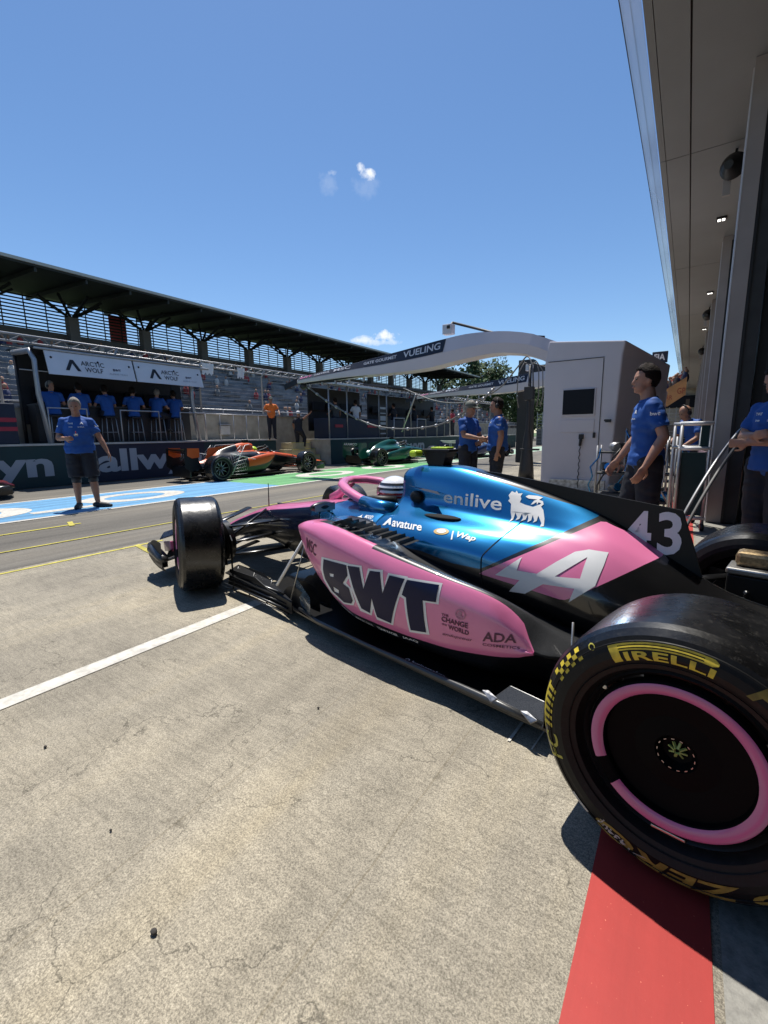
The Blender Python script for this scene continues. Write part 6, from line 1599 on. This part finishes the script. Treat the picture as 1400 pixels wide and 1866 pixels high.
    hem = P['pel']-Vector((0, 0, .075)); hx = (P['shL']-P['shR']).normalized(); hf = Vector((0, 0, 1)).cross(hx); hv = []
    for c_, g_ in ((hem, .026), (P['pel']+Vector((0, 0, .03)), .020)):
        for j in range(20): a = math.pi*j/10; hv.append(c_+hx*math.cos(a)*(.154*b+belly*.5+g_)+hf*math.sin(a)*(.118*b+belly*.7+g_))
    mb.add(hv, [(j, (j+1) % 20, 20+(j+1) % 20, 20+j) for j in range(20)]+[tuple(range(20))[::-1], tuple(range(20, 40))], M_skA)
    for s in 'LR': limb(mb, [P['neck']*.86+P['sh'+s]*.14+Vector((0, 0, -.03)), P['sh'+s]+Vector((0, 0, -.004))], [.058, .060])
    for s in 'LR':
        e = P['sh'+s]*.28+P['el'+s]*.72
        if sleeves: limb(mb, [P['sh'+s], P['sh'+s]*.6+P['el'+s]*.4], [.064*b**.5, .062*b**.5]); mb.tube([P['sh'+s]*.6+P['el'+s]*.4, e], [.062*b**.5, .064*b**.5], M_skA, 12)
        else: limb(mb, [P['sh'+s], P['el'+s], P['wr'+s]], [.068*b, .055*b, .042*b])
    limb(mb, [P['pel']*.9+P['hipL']*.1+Vector((0, .035, -.02)), P['pel']*.9+P['hipR']*.1+Vector((0, -.035, -.02))], [.11*b, .11*b])
    so_ = remesh(mb, 'polo_shirt', max(vox, .014), shirt, t)
    if vox < .017: folds(so_, .011, 7.)
    # collar
    mb = MB(); ncv = P['neck']+Vector((.0, 0, -.01)); mb.lathe([(.070, -.012), (.080, .008), (.073, .022), (.066, .018)], ncv, (.25, 0, 1), shirt, 20); mb.build('collar', t)
    # trousers or shorts
    mb = MB()
    limb(mb, [P['hipL'], P['pel'], P['hipR']], [.112*b, .122*b+belly*.15, .112*b])
    for s in 'LR':
        if shorts: mb.tube([P['hip'+s], P['hip'+s]*.5+P['knee'+s]*.5, P['hip'+s]*.02+P['knee'+s]*.98], [.112*b, .108*b, .098*b], M_skA, 14)
        else:
            limb(mb, [P['hip'+s], P['hip'+s]*.5+P['knee'+s]*.5, P['knee'+s]], [.112*b, .098*b, .080*b])
            mb.tube([P['knee'+s], P['knee'+s]*.5+P['ank'+s]*.5, P['ank'+s]-Vector((0, 0, .02))], [.080*b, .074*b, .068*b], M_skA, 14)
    tr_ = remesh(mb, 'shorts' if shorts else 'trousers', max(vox, .014), legs, t)
    if vox < .017: folds(tr_, .010, 6.)
    for s in 'LR':
        mb = MB(); a = P['ank'+s]; f = P['foot'+s]; d = (f-a); d.z = 0; d.normalize(); base = Vector((a.x, a.y, a.z-.09))
        limb(mb, [base+Vector((0, 0, .045))-d*.045, base+Vector((0, 0, .045))+d*.04, base+d*.15+Vector((0, 0, .032)), base+d*.20+Vector((0, 0, .026))], [.042, .046, .040, .028]); mb.tube([base+Vector((0, 0, .05)), a+Vector((0, 0, .0))], [.045, .043], M_skA, 10)
        remesh(mb, 'shoe', max(vox, .012), M_shoe, t, 1)
    if shorts:
        for s in 'LR':
            mb = MB(); mb.tube([P['knee'+s]+Vector((0, 0, .03)), P['knee'+s]*.82+P['ank'+s]*.18], [.066*b, .064*b], M_shoe, 14); mb.build('knee_pad', t)
    if logos:
        bv = bvh_of([so_]); ax = (P['shL']-P['shR']).normalized(); fw = Vector((0, 0, 1)).cross(ax)*-1
        if fw.dot(Vector((1, 0, 0))) < 0: fw = -fw
        for (s_, c, w_, h_) in (('A', .075, .05, .035), ('BWT', -.075, .07, .025), ('ALPINE', .065, .085, .014), ('eni', -.07, .05, .018)):
            z0 = P['chest'].z+(.05 if s_ in ('A', 'BWT') else .0); vs, fs = text_polys(s_, .02); V = []
            for x, y in vs:
                q = P['chest']-ax*(-c-.0)*-1; o_ = P['chest']+ax*(c-w_*(x-.5)*1); o_.z = z0+h_*y
                r_ = bv.ray_cast(o_+fw*.6, -fw); V.append(r_[0]+r_[1]*.004 if r_[0] else o_)
            m2 = MB(); m2.add(V, fs, M_white); m2.build('lettering', t, recalc=False)
        for s in 'LR':
            m_ = P['sh'+s]*.72+P['el'+s]*.28; sd = 1 if s == 'L' else -1
            vs, fs = text_polys('bwt', .03); V = []
            out_ = (ax*sd+fw*.35).normalized(); sid = Vector((0, 0, 1)).cross(out_).normalized()
            for x, y in vs:
                o_ = m_+sid*(x-.5)*.075+Vector((0, 0, 1))*(y-.5)*.03; r_ = bv.ray_cast(o_+out_*.4, -out_); V.append(r_[0]+r_[1]*.004 if r_[0] else o_)
            m2 = MB(); m2.add(V, fs, M_white); m2.build('lettering', t, recalc=False)
    return t

# man in shorts on the painted stripe: faces the camera, right arm bent to the chest, left arm reaching down and out
person('heavy grey-haired man in blue polo and dark shorts standing on the blue stripe', (-9.0, 3.72, 0), R(-30), 1.10,
  dict(elR=(.0, -.27, 1.14), wrR=(.21, -.15, 1.13), pnR=(0, 1, .2), elL=(-.01, .285, 1.14), wrL=(.05, .38, .91), pnL=(.2, -.8, -.3), curl=.45, curlR=1.1,
       ankL=(.04, .16, .09), footL=(.10, .32, .035), kneeL=(.03, .13, .50), ankR=(-.02, -.11, .09), footR=(.14, -.13, .035), head=(.03, 0, 1.63)), skin=M_skB, hair=M_hairg, bulk=1.08, belly=.05, shorts=True, logos=True, nod=.12, vox=.011)
o = MB().box((0, 0, 0), (.05, .05, .035), M_alu).box((0, 0, .04), (.015, .015, .05), M_red).build('hand_tool', bevel=.008); o.location = (-8.63, 3.53, 1.30)
tag(o, 'small tool held to the chest of the man in shorts', 'tool')
# man walking to the left in front of the cabin
person('dark-haired man in blue polo and navy trousers walking left beside the cabin', (-.31, 4.86, 0), R(200), 1.03,
  dict(shL=(.02, .16, 1.42), shR=(-.03, -.19, 1.42), elR=(.0, -.29, 1.16), wrR=(.16, -.31, .92), pnR=(0, 1, -.2), elL=(-.05, .25, 1.15), wrL=(.08, .27, .90), pnL=(.3, -1, 0), curl=.55,
       hipL=(.0, .09, .93), kneeL=(-.02, .10, .50), ankL=(-.18, .11, .11), footL=(-.03, .12, .035), kneeR=(.10, -.10, .51), ankR=(.12, -.10, .09), footR=(.28, -.10, .035), head=(.05, 0, 1.64), neck=(.015, 0, 1.475)),
  hair=M_hairb, bulk=1.08, logos=True, yaw=.05, vox=.009, skin=M_skA)
# man with folded arms at the right edge
person('man in blue polo with folded arms leaning by the garage at the right edge', (.62, 4.96, 0), R(222), 1.0,
  dict(elR=(.06, -.25, 1.17), wrR=(.25, .03, 1.19), pnR=(-1, 0, .1), elL=(.06, .25, 1.15), wrL=(.24, -.03, 1.13), pnL=(-1, 0, .1), curl=.9, head=(.06, 0, 1.62), neck=(.01, 0, 1.47)),
  hair=M_hairb, bulk=1.12, logos=True, nod=.35, vox=.010, skin=M_skA)
# two men talking
person('man in blue polo and grey-green cap, left of the two men talking', (-3.32, 7.72, 0), R(-15), 1.03,
  dict(elR=(.10, -.24, 1.17), wrR=(.34, -.14, 1.12), elL=(.05, .27, 1.15), wrL=(.28, .2, 1.05), pnL=(-.2, -1, 0), curl=.9, head=(.04, 0, 1.62)), cap=M_capg, hair=M_hairg, skin=M_skB, bulk=1.08, nod=.15, vox=.012)
person('man in blue polo wearing a black headset, right of the two men talking', (-2.80, 7.82, 0), R(205), 1.04,
  dict(elR=(.02, -.25, 1.16), wrR=(.26, -.12, 1.05), elL=(-.03, .27, 1.14), wrL=(.02, .26, .88), curl=.7, head=(.03, 0, 1.64)), hair=M_hairb, skin=M_skB, headset=True, bulk=1.2, belly=.02, logos=True, vox=.012)
# people on the pit wall
person('marshal in orange shirt and dark trousers standing alone on the pit wall walkway', (-13.75, 12.62, 1.12), R(-40), .93,
  dict(elR=(.0, -.30, 1.2), wrR=(.22, -.14, 1.15), elL=(.05, .30, 1.2), wrL=(.25, .32, 1.05)), shirt=M_orgs, legs=M_trs, cap=M_capg, skin=M_skB, vox=.018, face=False)
person('man in black clothes and white cap stepping up the yellow steps', (-13.9, 14.25, .55), R(95), .98,
  dict(elR=(.0, -.33, 1.45), wrR=(.06, -.55, 1.62), elL=(.0, .30, 1.2), wrL=(.08, .30, 1.0), kneeR=(.25, -.11, .62), ankR=(.18, -.11, .25), footR=(.33, -.12, .20)), shirt=M_trs, legs=M_trs, cap=M_sign, skin=M_skB, vox=.018, face=False, bulk=1.1)
sit = dict(pel=(0, 0, .80), waist=(.02, 0, .93), chest=(.05, 0, 1.14), neck=(.07, 0, 1.31), head=(.10, 0, 1.47), shL=(.06, .185, 1.26), shR=(.06, -.185, 1.26), hipL=(.02, .1, .80), hipR=(.02, -.1, .80), kneeL=(.44, .14, .76), kneeR=(.44, -.14, .76), ankL=(.36, .13, .38), ankR=(.36, -.13, .38), footL=(.5, .14, .34), footR=(.5, -.14, .34), elL=(.14, .28, 1.02), elR=(.14, -.28, 1.02), wrL=(.40, .2, 1.02), wrR=(.40, -.2, 1.02))
def seated(y, rz, label, yaw=0., hair=M_hairb, **k):
    p = dict(sit); p.update(k.pop('pose', {})); person(label, (-14.45, y, 1.16), rz, 1.02, p, skin=M_skB, hair=hair, vox=.02, face=False, yaw=yaw, group='crew seated in the team pit stand', headset=True, **k)
for y, s_, rz, yw, hr in zip(SEATY, ('leftmost', 'second', 'third', 'fourth', 'fifth', 'rightmost'), (R(170), R(178), R(180), R(150), R(120), R(165)), (-2.4, .3, 0, -.3, .5, .4), (M_hairg, M_hairb, M_hairb, M_hairb, M_hairg, M_hairb)):
    seated(y, rz, '%s of the six blue-shirted crew seated in the team pit stand' % s_, yw, hr)
# crew in the far stands
for y, lab, sh in ((16.1, 'grey-clothed crew member leaning at the first dark stand', M_dk), (17.6, 'crew member in pale shirt standing in the first dark stand', M_sign), (21.0, 'dark-clothed crew member in the near part of the long black stand', M_trs), (23.2, 'dark-clothed crew member in the middle of the long black stand', M_trs), (25.4, 'dark-clothed crew member in the far part of the long black stand', M_trs), (28.4, 'crew member in a red top standing past the long black stand', M_red)):
    person(lab, (-13.35, y, 1.12), R(175+10*math.sin(y)), 1.0, dict(elL=(.1, .28, 1.17), wrL=(.33, .2, 1.1)), shirt=sh, skin=M_skB, hair=M_hairb, vox=.025, face=False)
# bald man by the racks
person('bald man in blue polo bending over the tool racks by the garage', (.10, 9.3, 0), R(215), 1.0,
  dict(chest=(.08, 0, 1.26), neck=(.13, 0, 1.41), head=(.20, 0, 1.53), shL=(.10, .185, 1.36), shR=(.10, -.185, 1.36), elL=(.15, .27, 1.12), wrL=(.33, .2, .98), elR=(.15, -.27, 1.12), wrR=(.33, -.2, .98)), skin=M_skA, nod=.4, vox=.016, headset=True)
